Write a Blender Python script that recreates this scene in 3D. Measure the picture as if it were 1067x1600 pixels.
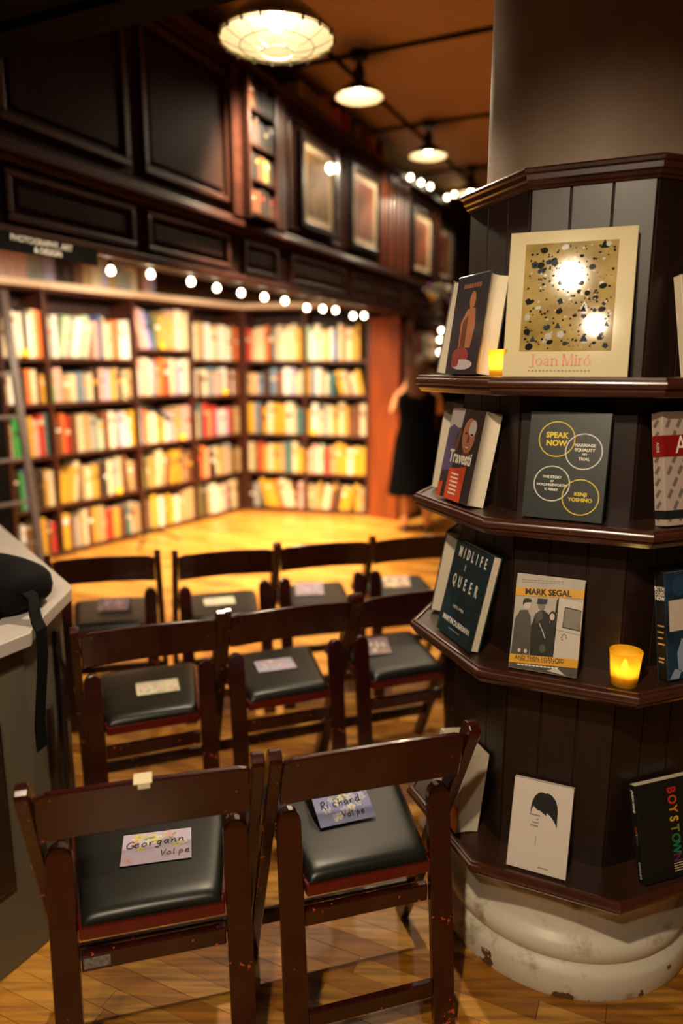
import bpy, bmesh, math, random
from mathutils import Vector, Matrix

# ------------------------------------------------------------------ camera, world, lights, exposure
scene = bpy.context.scene
for o in list(bpy.data.objects):
    bpy.data.objects.remove(o)
COL = scene.collection
R = math.radians
EYE = 1.53

cam_d = bpy.data.cameras.new('camera')
cam = bpy.data.objects.new('camera', cam_d)
COL.objects.link(cam)
cam_d.sensor_fit = 'VERTICAL'
cam_d.sensor_height = 36.0
cam_d.sensor_width = 24.0
cam_d.lens = 1120.0 / 1600.0 * 36.0
cam_d.clip_start = 0.05
cam.location = (0, 0, EYE)
cam.rotation_euler = (math.pi / 2 - 0.198, 0, 0)
cam_d.dof.use_dof = True
cam_d.dof.focus_distance = 1.62
cam_d.dof.aperture_fstop = 1.15
scene.camera = cam

scene.view_settings.view_transform = 'Standard'
scene.view_settings.look = 'None'
scene.view_settings.gamma = 1.0
scene.view_settings.use_curve_mapping = False
scene.view_settings.exposure = 0.0

world = bpy.data.worlds.new('world')
scene.world = world
world.use_nodes = True
bg = world.node_tree.nodes['Background']
bg.inputs[0].default_value = (1.0, 0.78, 0.52, 1)
bg.inputs[1].default_value = 0.010

WARM = (1.0, 0.80, 0.55)
AMBER = (1.0, 0.70, 0.38)


def lamp(name, kind, loc, power, color=WARM, size=0.1, target=None, spot=120, blend=0.6, size_y=None):
    d = bpy.data.lights.new(name, kind)
    d.energy = power
    d.color = color
    if kind == 'AREA':
        d.size = size
        if size_y:
            d.shape = 'RECTANGLE'
            d.size_y = size_y
    else:
        d.shadow_soft_size = size
    if kind == 'SPOT':
        d.spot_size = R(spot)
        d.spot_blend = blend
    o = bpy.data.objects.new(name, d)
    o.location = loc
    if target is not None:
        v = Vector(target) - Vector(loc)
        o.rotation_euler = v.to_track_quat('-Z', 'Y').to_euler()
    COL.objects.link(o)
    return o


# track lamps behind the panelled soffit that wash the alcove bookcases
lamp('alcove_lamp', 'SPOT', (-1.45, 4.25, 2.40), 195, WARM, 0.06, (-2.35, 5.65, 0.45), 100, 0.5)
lamp('alcove_lamp', 'SPOT', (-0.95, 5.00, 2.40), 240, WARM, 0.06, (-1.85, 6.45, 0.45), 100, 0.5)
lamp('alcove_lamp', 'SPOT', (-0.55, 5.75, 2.40), 240, WARM, 0.06, (-1.05, 7.40, 0.40), 100, 0.5)
lamp('alcove_lamp', 'SPOT', (-0.20, 6.20, 2.40), 145, WARM, 0.06, (-0.20, 7.50, 0.40), 90, 0.5)
# ceiling spots over the open floor
lamp('floor_spot', 'SPOT', (-0.75, 5.75, 2.55), 700, WARM, 0.05, (-0.85, 6.0, 0.0), 84, 0.7)
lamp('floor_spot', 'SPOT', (-0.05, 6.30, 2.55), 660, WARM, 0.05, (-0.10, 6.5, 0.0), 76, 0.7)
lamp('floor_spot', 'SPOT', (-0.35, 4.35, 3.40), 1100, WARM, 0.05, (-0.45, 4.5, 0.0), 62, 0.8)

# ------------------------------------------------------------------ helpers
rnd = random.Random(7)


def lin(c):
    c = c / 255.0
    return c / 12.92 if c <= 0.04045 else ((c + 0.055) / 1.055) ** 2.4


def rgb(r, g, b):
    return (lin(r), lin(g), lin(b), 1.0)


MATS = {}


def mat(name, col, rough=0.5, metal=0.0, coat=0.0, spec=0.5, var=0.0, scale=8.0, stretch=(1, 1, 1),
        bump=0.0, col2=None, emit=None, estr=0.0, trans=0.0, coat_rough=0.1, sss=0.0):
    if name in MATS:
        return MATS[name]
    m = bpy.data.materials.new(name)
    m.use_nodes = True
    nt = m.node_tree
    b = nt.nodes['Principled BSDF']
    b.inputs['Base Color'].default_value = col
    b.inputs['Roughness'].default_value = rough
    b.inputs['Metallic'].default_value = metal
    b.inputs['Specular IOR Level'].default_value = spec
    b.inputs['Coat Weight'].default_value = coat
    b.inputs['Coat Roughness'].default_value = coat_rough
    b.inputs['Transmission Weight'].default_value = trans
    if sss:
        b.inputs['Subsurface Weight'].default_value = sss
        b.inputs['Subsurface Radius'].default_value = (0.02, 0.01, 0.005)
    if emit:
        b.inputs['Emission Color'].default_value = emit
        b.inputs['Emission Strength'].default_value = estr
    if var or col2 or bump:
        tc = nt.nodes.new('ShaderNodeTexCoord')
        mp = nt.nodes.new('ShaderNodeMapping')
        mp.inputs['Scale'].default_value = stretch
        nz = nt.nodes.new('ShaderNodeTexNoise')
        nz.inputs['Scale'].default_value = scale
        nz.inputs['Detail'].default_value = 5
        nt.links.new(tc.outputs['Object'], mp.inputs[0])
        nt.links.new(mp.outputs[0], nz.inputs['Vector'])
        if var or col2:
            cr = nt.nodes.new('ShaderNodeValToRGB')
            cr.color_ramp.elements[0].position = 0.32
            cr.color_ramp.elements[1].position = 0.68
            if col2:
                cr.color_ramp.elements[0].color = col
                cr.color_ramp.elements[1].color = col2
            else:
                cr.color_ramp.elements[0].color = (col[0] * (1 - var), col[1] * (1 - var), col[2] * (1 - var), 1)
                cr.color_ramp.elements[1].color = (min(1, col[0] * (1 + var)), min(1, col[1] * (1 + var)), min(1, col[2] * (1 + var)), 1)
            nt.links.new(nz.outputs['Fac'], cr.inputs[0])
            nt.links.new(cr.outputs[0], b.inputs['Base Color'])
        if bump:
            bp = nt.nodes.new('ShaderNodeBump')
            bp.inputs['Strength'].default_value = bump
            bp.inputs['Distance'].default_value = 0.004
            nt.links.new(nz.outputs['Fac'], bp.inputs['Height'])
            nt.links.new(bp.outputs[0], b.inputs['Normal'])
    MATS[name] = m
    return m


class MB:
    """collects shapes for ONE mesh object"""

    def __init__(self):
        self.v = []
        self.f = []
        self.m = []

    def add(self, vs, fs, mi=0, M=None):
        o = len(self.v)
        for p in vs:
            p = Vector(p)
            self.v.append(tuple(M @ p) if M else tuple(p))
        for f in fs:
            self.f.append([o + i for i in f])
            self.m.append(mi)
        return self

    def box(self, lo, hi, mi=0, M=None):
        x0, y0, z0 = lo
        x1, y1, z1 = hi
        vs = [(x0, y0, z0), (x1, y0, z0), (x1, y1, z0), (x0, y1, z0), (x0, y0, z1), (x1, y0, z1), (x1, y1, z1), (x0, y1, z1)]
        fs = [(3, 2, 1, 0), (4, 5, 6, 7), (0, 1, 5, 4), (1, 2, 6, 5), (2, 3, 7, 6), (3, 0, 4, 7)]
        return self.add(vs, fs, mi, M)

    def prism(self, poly, z0, z1, mi=0, M=None):
        """poly: list of (x, y), counter-clockwise"""
        n = len(poly)
        vs = [(x, y, z0) for x, y in poly] + [(x, y, z1) for x, y in poly]
        fs = [tuple(reversed(range(n))), tuple(range(n, 2 * n))]
        fs += [(i, (i + 1) % n, n + (i + 1) % n, n + i) for i in range(n)]
        return self.add(vs, fs, mi, M)

    def lathe(self, prof, seg=24, mi=0, M=None, sx=1.0, sy=1.0):
        """prof: list of (r, z); r = 0 closes"""
        vs = []
        rings = []
        for r, z in prof:
            if r <= 1e-6:
                rings.append([len(vs)])
                vs.append((0, 0, z))
            else:
                rings.append(list(range(len(vs), len(vs) + seg)))
                vs += [(r * sx * math.cos(2 * math.pi * i / seg), r * sy * math.sin(2 * math.pi * i / seg), z) for i in range(seg)]
        fs = []
        for a, b in zip(rings[:-1], rings[1:]):
            for i in range(seg):
                j = (i + 1) % seg
                if len(a) == 1 and len(b) == 1:
                    continue
                if len(a) == 1:
                    fs.append((a[0], b[j], b[i]))
                elif len(b) == 1:
                    fs.append((a[i], a[j], b[0]))
                else:
                    fs.append((a[i], a[j], b[j], b[i]))
        return self.add(vs, fs, mi, M)

    def tube(self, pts, r, seg=8, mi=0, M=None, cap=True):
        pts = [Vector(p) for p in pts]
        rs = r if isinstance(r, (list, tuple)) else [r] * len(pts)
        vs = []
        up = Vector((0, 0, 1))
        for i, p in enumerate(pts):
            d = (pts[min(i + 1, len(pts) - 1)] - pts[max(i - 1, 0)])
            if d.length < 1e-9:
                d = Vector((0, 0, 1))
            d.normalize()
            a = d.cross(up)
            if a.length < 1e-3:
                a = d.cross(Vector((1, 0, 0)))
            a.normalize()
            b = a.cross(d)
            for k in range(seg):
                t = 2 * math.pi * k / seg
                vs.append(tuple(p + (a * math.cos(t) + b * math.sin(t)) * rs[i]))
        fs = []
        n = len(pts)
        for i in range(n - 1):
            for k in range(seg):
                j = (k + 1) % seg
                fs.append((i * seg + k, i * seg + j, (i + 1) * seg + j, (i + 1) * seg + k))
        if cap:
            fs.append(tuple(reversed(range(seg))))
            fs.append(tuple(range((n - 1) * seg, n * seg)))
        return self.add(vs, fs, mi, M)

    def ribbon(self, pts, w, z, mi=0, M=None, th=0.0004):
        """flat stroke lying in the xy plane at height z"""
        pts = [Vector((p[0], p[1], 0)) for p in pts]
        L = []
        Rr = []
        for i, p in enumerate(pts):
            d = pts[min(i + 1, len(pts) - 1)] - pts[max(i - 1, 0)]
            d.normalize()
            nrm = Vector((-d.y, d.x, 0)) * (w / 2)
            L.append(p + nrm)
            Rr.append(p - nrm)
        n = len(pts)
        vs = [(p.x, p.y, z + th) for p in L] + [(p.x, p.y, z + th) for p in Rr]
        fs = [(n + i, n + i + 1, i + 1, i) for i in range(n - 1)]
        return self.add(vs, fs, mi, M)

    def ellipse(self, cx, cy, rx, ry, z, mi=0, seg=16, rot=0, inner=0):
        c, s = math.cos(rot), math.sin(rot)
        P = lambda k, q: (cx + c * rx * q * math.cos(k) - s * ry * q * math.sin(k), cy + s * rx * q * math.cos(k) + c * ry * q * math.sin(k), z)
        ks = [2 * math.pi * i / seg for i in range(seg)]
        if not inner:
            return self.add([P(k, 1) for k in ks], [tuple(range(seg))], mi)
        vs = [P(k, 1) for k in ks] + [P(k, inner) for k in ks]
        return self.add(vs, [(i, (i + 1) % seg, seg + (i + 1) % seg, seg + i) for i in range(seg)], mi)

    def poly(self, pts, z, mi=0):
        return self.add([(x, y, z) for x, y in pts], [tuple(range(len(pts)))], mi)

    def mesh(self, name, mats, smooth=False, bevel=0.0, seg=2, weld=False):
        me = bpy.data.meshes.new(name)
        me.from_pydata(self.v, [], self.f)
        for mm in (mats if isinstance(mats, (list, tuple)) else [mats]):
            me.materials.append(mm)
        me.polygons.foreach_set('material_index', self.m)
        bm = bmesh.new()
        bm.from_mesh(me)
        if weld:
            bmesh.ops.remove_doubles(bm, verts=bm.verts, dist=1e-5)
        if bevel > 0:
            es = [e for e in bm.edges if len(e.link_faces) == 2 and e.calc_face_angle(0) > 0.5]
            bmesh.ops.bevel(bm, geom=es, offset=bevel, segments=seg, affect='EDGES', profile=0.5, clamp_overlap=True)
        if not smooth:
            pass
        bm.normal_update()
        bm.to_mesh(me)
        bm.free()
        if smooth:
            me.polygons.foreach_set('use_smooth', [True] * len(me.polygons))
            try:
                me.set_sharp_from_angle(angle=R(40))
            except Exception:
                pass
        me.update()
        return me

    def build(self, name, mats, parent=None, smooth=False, bevel=0.0, seg=2, M=None, weld=False):
        return obj(name, self.mesh(name, mats, smooth, bevel, seg, weld), parent, M)


def obj(name, me, parent=None, M=None):
    o = bpy.data.objects.new(name, me)
    COL.objects.link(o)
    if parent:
        o.parent = parent
    if M is not None:
        o.matrix_local = M
    return o


def empty(name, M=None):
    o = bpy.data.objects.new(name, None)
    o.empty_display_size = 0.05
    COL.objects.link(o)
    if M is not None:
        o.matrix_local = M
    return o


def tag(o, label=None, cat=None, group=None, kind=None):
    if label:
        o['label'] = label
    if cat:
        o['category'] = cat
    if group:
        o['group'] = group
    if kind:
        o['kind'] = kind
    return o


def copy_tree(o, parent=None):
    c = o.copy()
    COL.objects.link(c)
    if parent:
        c.parent = parent
    for ch in list(o.children):
        copy_tree(ch, c)
    return c


def frame(origin, x, y, z):
    x, y, z = Vector(x), Vector(y), Vector(z)
    M = Matrix.Identity(4)
    for i in range(3):
        M[i][0], M[i][1], M[i][2], M[i][3] = x[i], y[i], z[i], origin[i]
    return M


def T(x, y, z):
    return Matrix.Translation((x, y, z))


def RZ(a):
    return Matrix.Rotation(a, 4, 'Z')


def text(s, size, m, parent, x, y, z=0.0006, rot=0.0, align='CENTER', sx=1.0, bold=0.0, name='lettering', shear=0.0, M=None, spacing=1.0):
    cu = bpy.data.curves.new('text', 'FONT')
    cu.body = s
    cu.size = size
    cu.align_x = align
    cu.align_y = 'CENTER'
    cu.offset = bold
    cu.extrude = 0.0002
    cu.resolution_u = 3
    cu.shear = shear
    cu.space_character = spacing
    t = bpy.data.objects.new('text', cu)
    me = bpy.data.meshes.new_from_object(t)
    bpy.data.objects.remove(t)
    bpy.data.curves.remove(cu)
    me.materials.clear()
    me.materials.append(m)
    X = (M or Matrix.Identity(4)) @ T(x, y, z) @ RZ(rot) @ Matrix.Diagonal((sx, 1, 1, 1))
    me.transform(X)
    me.name = name
    return obj(name, me, parent)


# ------------------------------------------------------------------ materials
PANEL = mat('dark_panelling', rgb(44, 22, 13), 0.65, coat=0.0, spec=0.12, var=0.35, scale=6, stretch=(6, 6, 0.5), coat_rough=0.25)
PANEL2 = mat('dark_panelling_moulding', rgb(62, 29, 16), 0.45, coat=0.12, spec=0.35, var=0.3, scale=6, stretch=(1, 1, 6), coat_rough=0.2)
CASEWOOD = mat('bookcase_wood', rgb(66, 28, 13), 0.45, coat=0.1, var=0.3, scale=5, stretch=(6, 6, 0.6))
CASEDARK = mat('bookcase_back', rgb(48, 24, 16), 0.6, var=0.2)
ENDWOOD = mat('polished_red_wood', rgb(124, 54, 18), 0.4, coat=0.2, var=0.35, scale=4, stretch=(8, 8, 0.5), coat_rough=0.15)
CREAM = mat('cream_trim', rgb(226, 205, 180), 0.5, var=0.05)
SHELFWOOD = mat('display_shelf_wood', rgb(33, 17, 11), 0.45, coat=0.08, var=0.3, scale=5, stretch=(8, 8, 0.6), coat_rough=0.2, bump=0.06)
SHELFMOULD = mat('display_shelf_moulding', rgb(66, 32, 22), 0.28, coat=0.6, var=0.35, scale=14, stretch=(1, 1, 1), coat_rough=0.18)
SHAFT = mat('column_paint', rgb(168, 142, 122), 0.55, coat=0.0, spec=0.35, var=0.08, scale=6, bump=0.12, coat_rough=0.25)
BLACK = mat('black_metal', rgb(20, 20, 18), 0.4, 0.4)
BLACKCLOTH = mat('black_cloth', rgb(10, 10, 10), 0.85, spec=0.15, var=0.3, scale=60, bump=0.2)
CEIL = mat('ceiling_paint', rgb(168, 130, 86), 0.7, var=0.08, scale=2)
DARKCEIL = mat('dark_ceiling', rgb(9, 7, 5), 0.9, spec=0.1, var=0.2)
DARKWALL = mat('dark_wall', rgb(62, 34, 20), 0.6, var=0.25, scale=3)
BRASS = mat('brass', rgb(190, 140, 60), 0.3, 1.0)
PAPER = mat('page_paper', rgb(226, 212, 190), 0.7, var=0.06, scale=30, stretch=(1, 1, 40))
WHITE = mat('white_paper', rgb(232, 226, 218), 0.6)
INK = mat('black_ink', rgb(22, 22, 22), 0.6)
INKWHITE = mat('white_ink', rgb(232, 226, 214), 0.6)


def chipped_wood():
    m = mat('mahogany_lacquer', rgb(50, 12, 8), 0.26, coat=0.5, var=0.25, scale=5, stretch=(4, 4, 1), coat_rough=0.12)
    nt = m.node_tree
    b = nt.nodes['Principled BSDF']
    src = b.inputs['Base Color'].links[0].from_socket
    tc = nt.nodes.new('ShaderNodeTexCoord')
    n1 = nt.nodes.new('ShaderNodeTexNoise')
    n1.inputs['Scale'].default_value = 70
    n1.inputs['Detail'].default_value = 3
    n2 = nt.nodes.new('ShaderNodeTexNoise')
    n2.inputs['Scale'].default_value = 9
    nt.links.new(tc.outputs['Object'], n1.inputs['Vector'])
    nt.links.new(tc.outputs['Object'], n2.inputs['Vector'])
    mu = nt.nodes.new('ShaderNodeMath')
    mu.operation = 'MULTIPLY'
    nt.links.new(n1.outputs['Fac'], mu.inputs[0])
    nt.links.new(n2.outputs['Fac'], mu.inputs[1])
    gt = nt.nodes.new('ShaderNodeMath')
    gt.operation = 'GREATER_THAN'
    gt.inputs[1].default_value = 0.394
    nt.links.new(mu.outputs[0], gt.inputs[0])
    mx = nt.nodes.new('ShaderNodeMixRGB')
    mx.inputs[2].default_value = rgb(190, 84, 48)
    nt.links.new(gt.outputs[0], mx.inputs[0])
    nt.links.new(src, mx.inputs[1])
    nt.links.new(mx.outputs[0], b.inputs['Base Color'])
    return m


def pane_glass():
    if 'pane_glass' in MATS:
        return MATS['pane_glass']
    m = bpy.data.materials.new('pane_glass')
    m.use_nodes = True
    nt = m.node_tree
    nt.nodes.remove(nt.nodes['Principled BSDF'])
    tr = nt.nodes.new('ShaderNodeBsdfTransparent')
    gl = nt.nodes.new('ShaderNodeBsdfGlossy')
    gl.inputs['Roughness'].default_value = 0.02
    mx = nt.nodes.new('ShaderNodeMixShader')
    mx.inputs[0].default_value = 0.06
    nt.links.new(tr.outputs[0], mx.inputs[1])
    nt.links.new(gl.outputs[0], mx.inputs[2])
    nt.links.new(mx.outputs[0], nt.nodes['Material Output'].inputs[0])
    MATS['pane_glass'] = m
    return m


def amber_glass():
    if 'amber_glass' in MATS:
        return MATS['amber_glass']
    m = bpy.data.materials.new('amber_glass')
    m.use_nodes = True
    nt = m.node_tree
    b = nt.nodes['Principled BSDF']
    b.inputs['Base Color'].default_value = rgb(250, 205, 60)
    b.inputs['Roughness'].default_value = 0.3
    tl = nt.nodes.new('ShaderNodeBsdfTranslucent')
    tl.inputs[0].default_value = rgb(255, 236, 150)
    mx = nt.nodes.new('ShaderNodeMixShader')
    mx.inputs[0].default_value = 0.65
    nt.links.new(b.outputs[0], mx.inputs[1])
    nt.links.new(tl.outputs[0], mx.inputs[2])
    tr = nt.nodes.new('ShaderNodeBsdfTransparent')
    tr.inputs[0].default_value = rgb(255, 226, 130)
    m2 = nt.nodes.new('ShaderNodeMixShader')
    m2.inputs[0].default_value = 0.3
    nt.links.new(mx.outputs[0], m2.inputs[1])
    nt.links.new(tr.outputs[0], m2.inputs[2])
    nt.links.new(m2.outputs[0], nt.nodes['Material Output'].inputs[0])
    MATS['amber_glass'] = m
    return m


MAHOG = chipped_wood()
SEATRED = mat('seat_frame_lacquer', rgb(92, 14, 14), 0.25, coat=0.6, var=0.2, coat_rough=0.1)
VINYL = mat('black_vinyl', rgb(21, 22, 16), 0.37, spec=0.45, var=0.08, scale=12, bump=0.03)


def oak(name, seed):
    """oak floor board: base tone varies from board to board, long grain"""
    m = bpy.data.materials.new(name)
    m.use_nodes = True
    nt = m.node_tree
    b = nt.nodes['Principled BSDF']
    tc = nt.nodes.new('ShaderNodeTexCoord')
    geo = nt.nodes.new('ShaderNodeNewGeometry')
    mp = nt.nodes.new('ShaderNodeMapping')
    mp.inputs['Rotation'].default_value = (0, 0, R(24.5))
    mp.inputs['Scale'].default_value = (2.5, 34, 1)
    nt.links.new(geo.outputs['Position'], mp.inputs[0])
    nz = nt.nodes.new('ShaderNodeTexNoise')
    nz.inputs['Scale'].default_value = 1.6
    nz.inputs['Detail'].default_value = 6
    nz.inputs['Distortion'].default_value = 0.6
    nt.links.new(mp.outputs[0], nz.inputs['Vector'])
    cr = nt.nodes.new('ShaderNodeValToRGB')
    cr.color_ramp.elements[0].position = 0.3
    cr.color_ramp.elements[1].position = 0.62
    base = [(184, 121, 38), (198, 137, 50), (166, 105, 29), (206, 147, 60)][seed]
    k = 0.66
    cr.color_ramp.elements[0].color = rgb(base[0] * k, base[1] * k * 0.94, base[2] * k * 0.8)
    cr.color_ramp.elements[1].color = rgb(*base)
    nt.links.new(nz.outputs['Fac'], cr.inputs[0])
    nt.links.new(cr.outputs[0], b.inputs['Base Color'])
    b.inputs['Roughness'].default_value = 0.38
    b.inputs['Coat Weight'].default_value = 0.12
    b.inputs['Coat Roughness'].default_value = 0.25
    bp = nt.nodes.new('ShaderNodeBump')
    bp.inputs['Strength'].default_value = 0.08
    bp.inputs['Distance'].default_value = 0.002
    nt.links.new(nz.outputs['Fac'], bp.inputs['Height'])
    nt.links.new(bp.outputs[0], b.inputs['Normal'])
    return m


OAKS = [oak('oak_board_%d' % i, i) for i in range(4)]

# building axes: along the long wall and across it
AX = Vector((math.cos(R(65.5)), math.sin(R(65.5)), 0))
BX = Vector((AX.y, -AX.x, 0))           # to the right, towards the viewer
P0 = Vector((0.58, 7.13, 0))
SOF = frame(P0, AX, -BX, (0, 0, 1))     # x: along the wall, y: into the wall, z: up

# ------------------------------------------------------------------ floor
sub = MB().box((-6, -2, -0.06), (6, 15, -0.022)).build('floor', mat('subfloor', rgb(36, 22, 12), 0.9))
tag(sub, 'oak strip floor laid diagonally under the chairs', kind='structure')

unit = {}
for i in range(4):
    unit[i] = MB().box((0, 0, -0.02), (1, 0.0568, 0)).mesh('board', OAKS[i])
boards = []
BW = 0.058
rb = random.Random(3)
# board direction is BX; rows step along AX
for j in range(-14, 226):
    s = j * BW
    t = -6.0 - rb.random() * 0.7
    while t < 5.2:
        L = rb.choice([0.42, 0.55, 0.63, 0.75, 0.9])
        p = AX * s + BX * t
        c = p + BX * (L / 2) + AX * (BW / 2)
        if -5.5 < c.x < 5.5 and -1.5 < c.y < 14:
            d = c.y * 0.98 + EYE * 0.197
            u = v = 1e9
            if d > 0.2:
                u = 533.5 + c.x / d * 1120
                v = 800 - (c.y * 0.197 - EYE * 0.98) / d * 1120
            boards.append((0 if (-60 < u < 1130 and 780 < v < 1680) else 1, d, p, L, rb.randrange(4), rb.uniform(-0.0006, 0)))
        t += L
boards.sort(key=lambda q: (q[0], q[1]))
Rb = frame((0, 0, 0), BX, AX, (0, 0, 1))
rest = [MB() for _ in range(1)]
for i, (flag, d, p, L, k, dz) in enumerate(boards):
    M = T(p.x, p.y, dz) @ Rb @ Matrix.Diagonal((L - 0.0013, 1, 1, 1))
    if i < 300:
        o = obj('floor_board', unit[k], sub)
        o.matrix_local = M
    else:
        rest[0].add([(0, 0, 0), (1, 0, 0), (1, 0.0568, 0), (0, 0.0568, 0), (0, 0, -0.02), (1, 0, -0.02), (1, 0.0568, -0.02), (0, 0.0568, -0.02)],
                    [(0, 1, 2, 3), (0, 4, 5, 1), (1, 5, 6, 2), (2, 6, 7, 3), (3, 7, 4, 0)], k, M)
o = rest[0].build('floor_boards', OAKS, sub)
tag(o, kind='stuff')

# ------------------------------------------------------------------ ceiling, walls
c = MB().box((-7, -5, 3.47), (5.5, 9.0, 3.57)).build('ceiling', CEIL, M=SOF @ T(0, 0, 0))
c.matrix_local = frame(P0, AX, -BX, (0, 0, 1)) @ T(0, 0, 0)
tag(c, 'brown painted ceiling high above the pendant lamps', kind='structure')
# conduits on the ceiling: one along the lamps, one across at each lamp
cl = []
LP = [Vector((0.112, 4.965, 0)), Vector((0.701, 6.255, 0)), Vector((1.275, 7.55, 0))]
m_ = MB().tube([LP[0] - BX * 0.17 - AX * 6 + Vector((0, 0, 3.458)), LP[0] - BX * 0.17 + AX * 7.4 + Vector((0, 0, 3.458))], 0.014)
tag(m_.build('conduit', DARKCEIL), 'long thin conduit along the ceiling joining the pendant lamps', 'conduit', 'ceiling conduits')
for q, nm in zip(LP, ('nearest', 'middle', 'farthest')):
    m_ = MB().tube([q - BX * 0.5 + Vector((0, 0, 3.458)), q + BX * 3.5 + Vector((0, 0, 3.458))], 0.014)
    tag(m_.build('conduit', DARKCEIL), 'thin conduit crossing the ceiling above the %s of the small pendant lamps' % nm, 'conduit', 'ceiling conduits')

# low dark ceiling over the near end; its front edge runs across the room
E0 = Vector((-0.72, 2.57, 0))
LOW = frame(E0, BX, AX, (0, 0, 1))
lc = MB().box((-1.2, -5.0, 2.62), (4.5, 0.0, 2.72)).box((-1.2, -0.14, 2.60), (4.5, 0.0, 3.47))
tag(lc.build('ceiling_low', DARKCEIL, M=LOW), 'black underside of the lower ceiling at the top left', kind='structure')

# panelled upper wall (soffit over the alcove)
S0, S1 = -6.2, 3.4
wl = MB().box((S0, 0, 2.03), (S1, 0.10, 3.26)).build('wall_left', PANEL, M=SOF)
tag(wl, 'dark panelled upper wall above the bookshelf alcove', kind='structure')


def wpart(name, lo, hi, m=PANEL2, bevel=0.004):
    return MB().box(lo, hi).build(name, m, wl, bevel=bevel)


def panel(s0, s1, z0, z1, w=0.03, raised=True):
    m_ = MB()
    d = 0.022
    for lo, hi in (((s0, -d, z0), (s1, 0.002, z0 + w)), ((s0, -d, z1 - w), (s1, 0.002, z1)),
                   ((s0, -d, z0 + w), (s0 + w, 0.002, z1 - w)), ((s1 - w, -d, z0 + w), (s1, 0.002, z1 - w))):
        m_.box(lo, hi)
    m_.build('panel_moulding', PANEL2, wl, bevel=0.006)
    if raised:
        MB().box((s0 + w + 0.03, -0.010, z0 + w + 0.03), (s1 - w - 0.03, 0.002, z1 - w - 0.03)).build('panel', PANEL, wl, bevel=0.008)


wpart('bottom_rail', (S0, -0.035, 2.03), (S1, 0.0, 2.075))
led = MB()
for z0, z1, d in ((2.315, 2.345, 0.03), (2.345, 2.375, 0.055), (2.375, 2.40, 0.035)):
    led.box((S0, -d, z0), (S1, 0.0, z1))
led.build('ledge_moulding', PANEL2, wl, bevel=0.006)
for a, b in ((-5.42, -4.68), (-4.57, -3.82), (-3.73, -3.0), (-2.84, -2.43), (-2.25, -1.35), (-1.24, -0.72), (-0.6, 0.05), (0.15, 0.9), (1.0, 1.7)):
    panel(a, b, 2.095, 2.295)
for a, b in ((-5.42, -4.68), (-4.57, -3.83), (-3.73, -2.98)):
    panel(a, b, 2.46, 3.16, 0.035)
for a, b in ((-2.27, -1.45), (-1.36, -0.67), (0.12, 0.86), (0.98, 1.6)):
    panel(a, b, 2.44, 3.16, 0.03, raised=False)
for a, b in ((-2.99, -2.90), (-2.51, -2.36), (0.90, 0.97)):
    wpart('pilaster', (a, -0.05, 2.40), (b, 0, 3.2))
for k in range(7):
    a = -0.62 + k * 0.1
    wpart('flute', (a, -0.04, 2.40), (a + 0.062, 0, 3.2), ENDWOOD if k % 2 == 0 else PANEL2, 0.008)
top = MB()
for z0, z1, d in ((3.18, 3.215, 0.03), (3.215, 3.26, 0.07)):
    top.box((S0, -d, z0), (S1, 0.45, z1))
top.build('cornice', PANEL2, wl, bevel=0.006)
MB().box((S0, 0.45, 3.2), (S1, 0.5, 3.468)).build('upper_wall', DARKWALL, wl)

# walls of the alcove and the far walls
far = MB().box((-0.2, -5.0, 0), (0, 9.0, 3.468), M=None).build('wall_far', DARKWALL, M=frame(P0 + AX * 5.4, AX, -BX, (0, 0, 1)))
tag(far, 'dim wall at the far end of the shop', kind='structure')
rw = MB().box((-9, -0.1, 0), (5.4, 0, 3.468)).build('wall_right', DARKWALL, M=frame(P0 + BX * 4.6, AX, BX, (0, 0, 1)))
tag(rw, 'dark wall at the right side of the shop', kind='structure')
ALCW = mat('alcove_wall_paint', rgb(118, 70, 40), 0.7, var=0.1, scale=3)
aw = MB().box((-4.5, 0.42, 0), (5.0, 0.5, 2.62)).build('wall_alcove', ALCW)
LDIR = Vector((0.5295, 0.8483, 0))
L0 = Vector((-2.303, 5.762, 0))
LB = frame(L0, LDIR, (-LDIR.y, LDIR.x, 0), (0, 0, 1))
CORN = L0 + LDIR * 2.367
RDIR = Vector((1.33, -0.384, 0)).normalized()
RBK = frame(CORN, RDIR, (-RDIR.y, RDIR.x, 0), (0, 0, 1))
aw.matrix_local = LB
tag(aw, 'wall behind the left run of bookcases', kind='structure')
ab = MB().box((-1.2, 0.42, 0), (1.44, 0.5, 2.62)).build('wall_alcove_back', ALCW, M=RBK)
tag(ab, 'wall behind the back run of bookcases', kind='structure')
we = MB().box((-1.8, 0.0, 0), (-0.418, 0.30, 2.13)).build('dark_alcove_filler', DARKCEIL, M=LB)  # added black slab: the darkness beside the ladder built as a surface
tag(we, 'black slab added to make the area left of the ladder dark', kind='structure')
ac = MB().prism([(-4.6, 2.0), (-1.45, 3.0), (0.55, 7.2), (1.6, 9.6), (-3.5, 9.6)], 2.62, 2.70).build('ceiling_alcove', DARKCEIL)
tag(ac, 'ceiling of the bookshelf alcove', kind='structure')

# ------------------------------------------------------------------ bookcases and books
ZS = [0.045, 0.435, 0.845, 1.26, 1.61]
ZTOP = 2.115
DEP = 0.29


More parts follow.
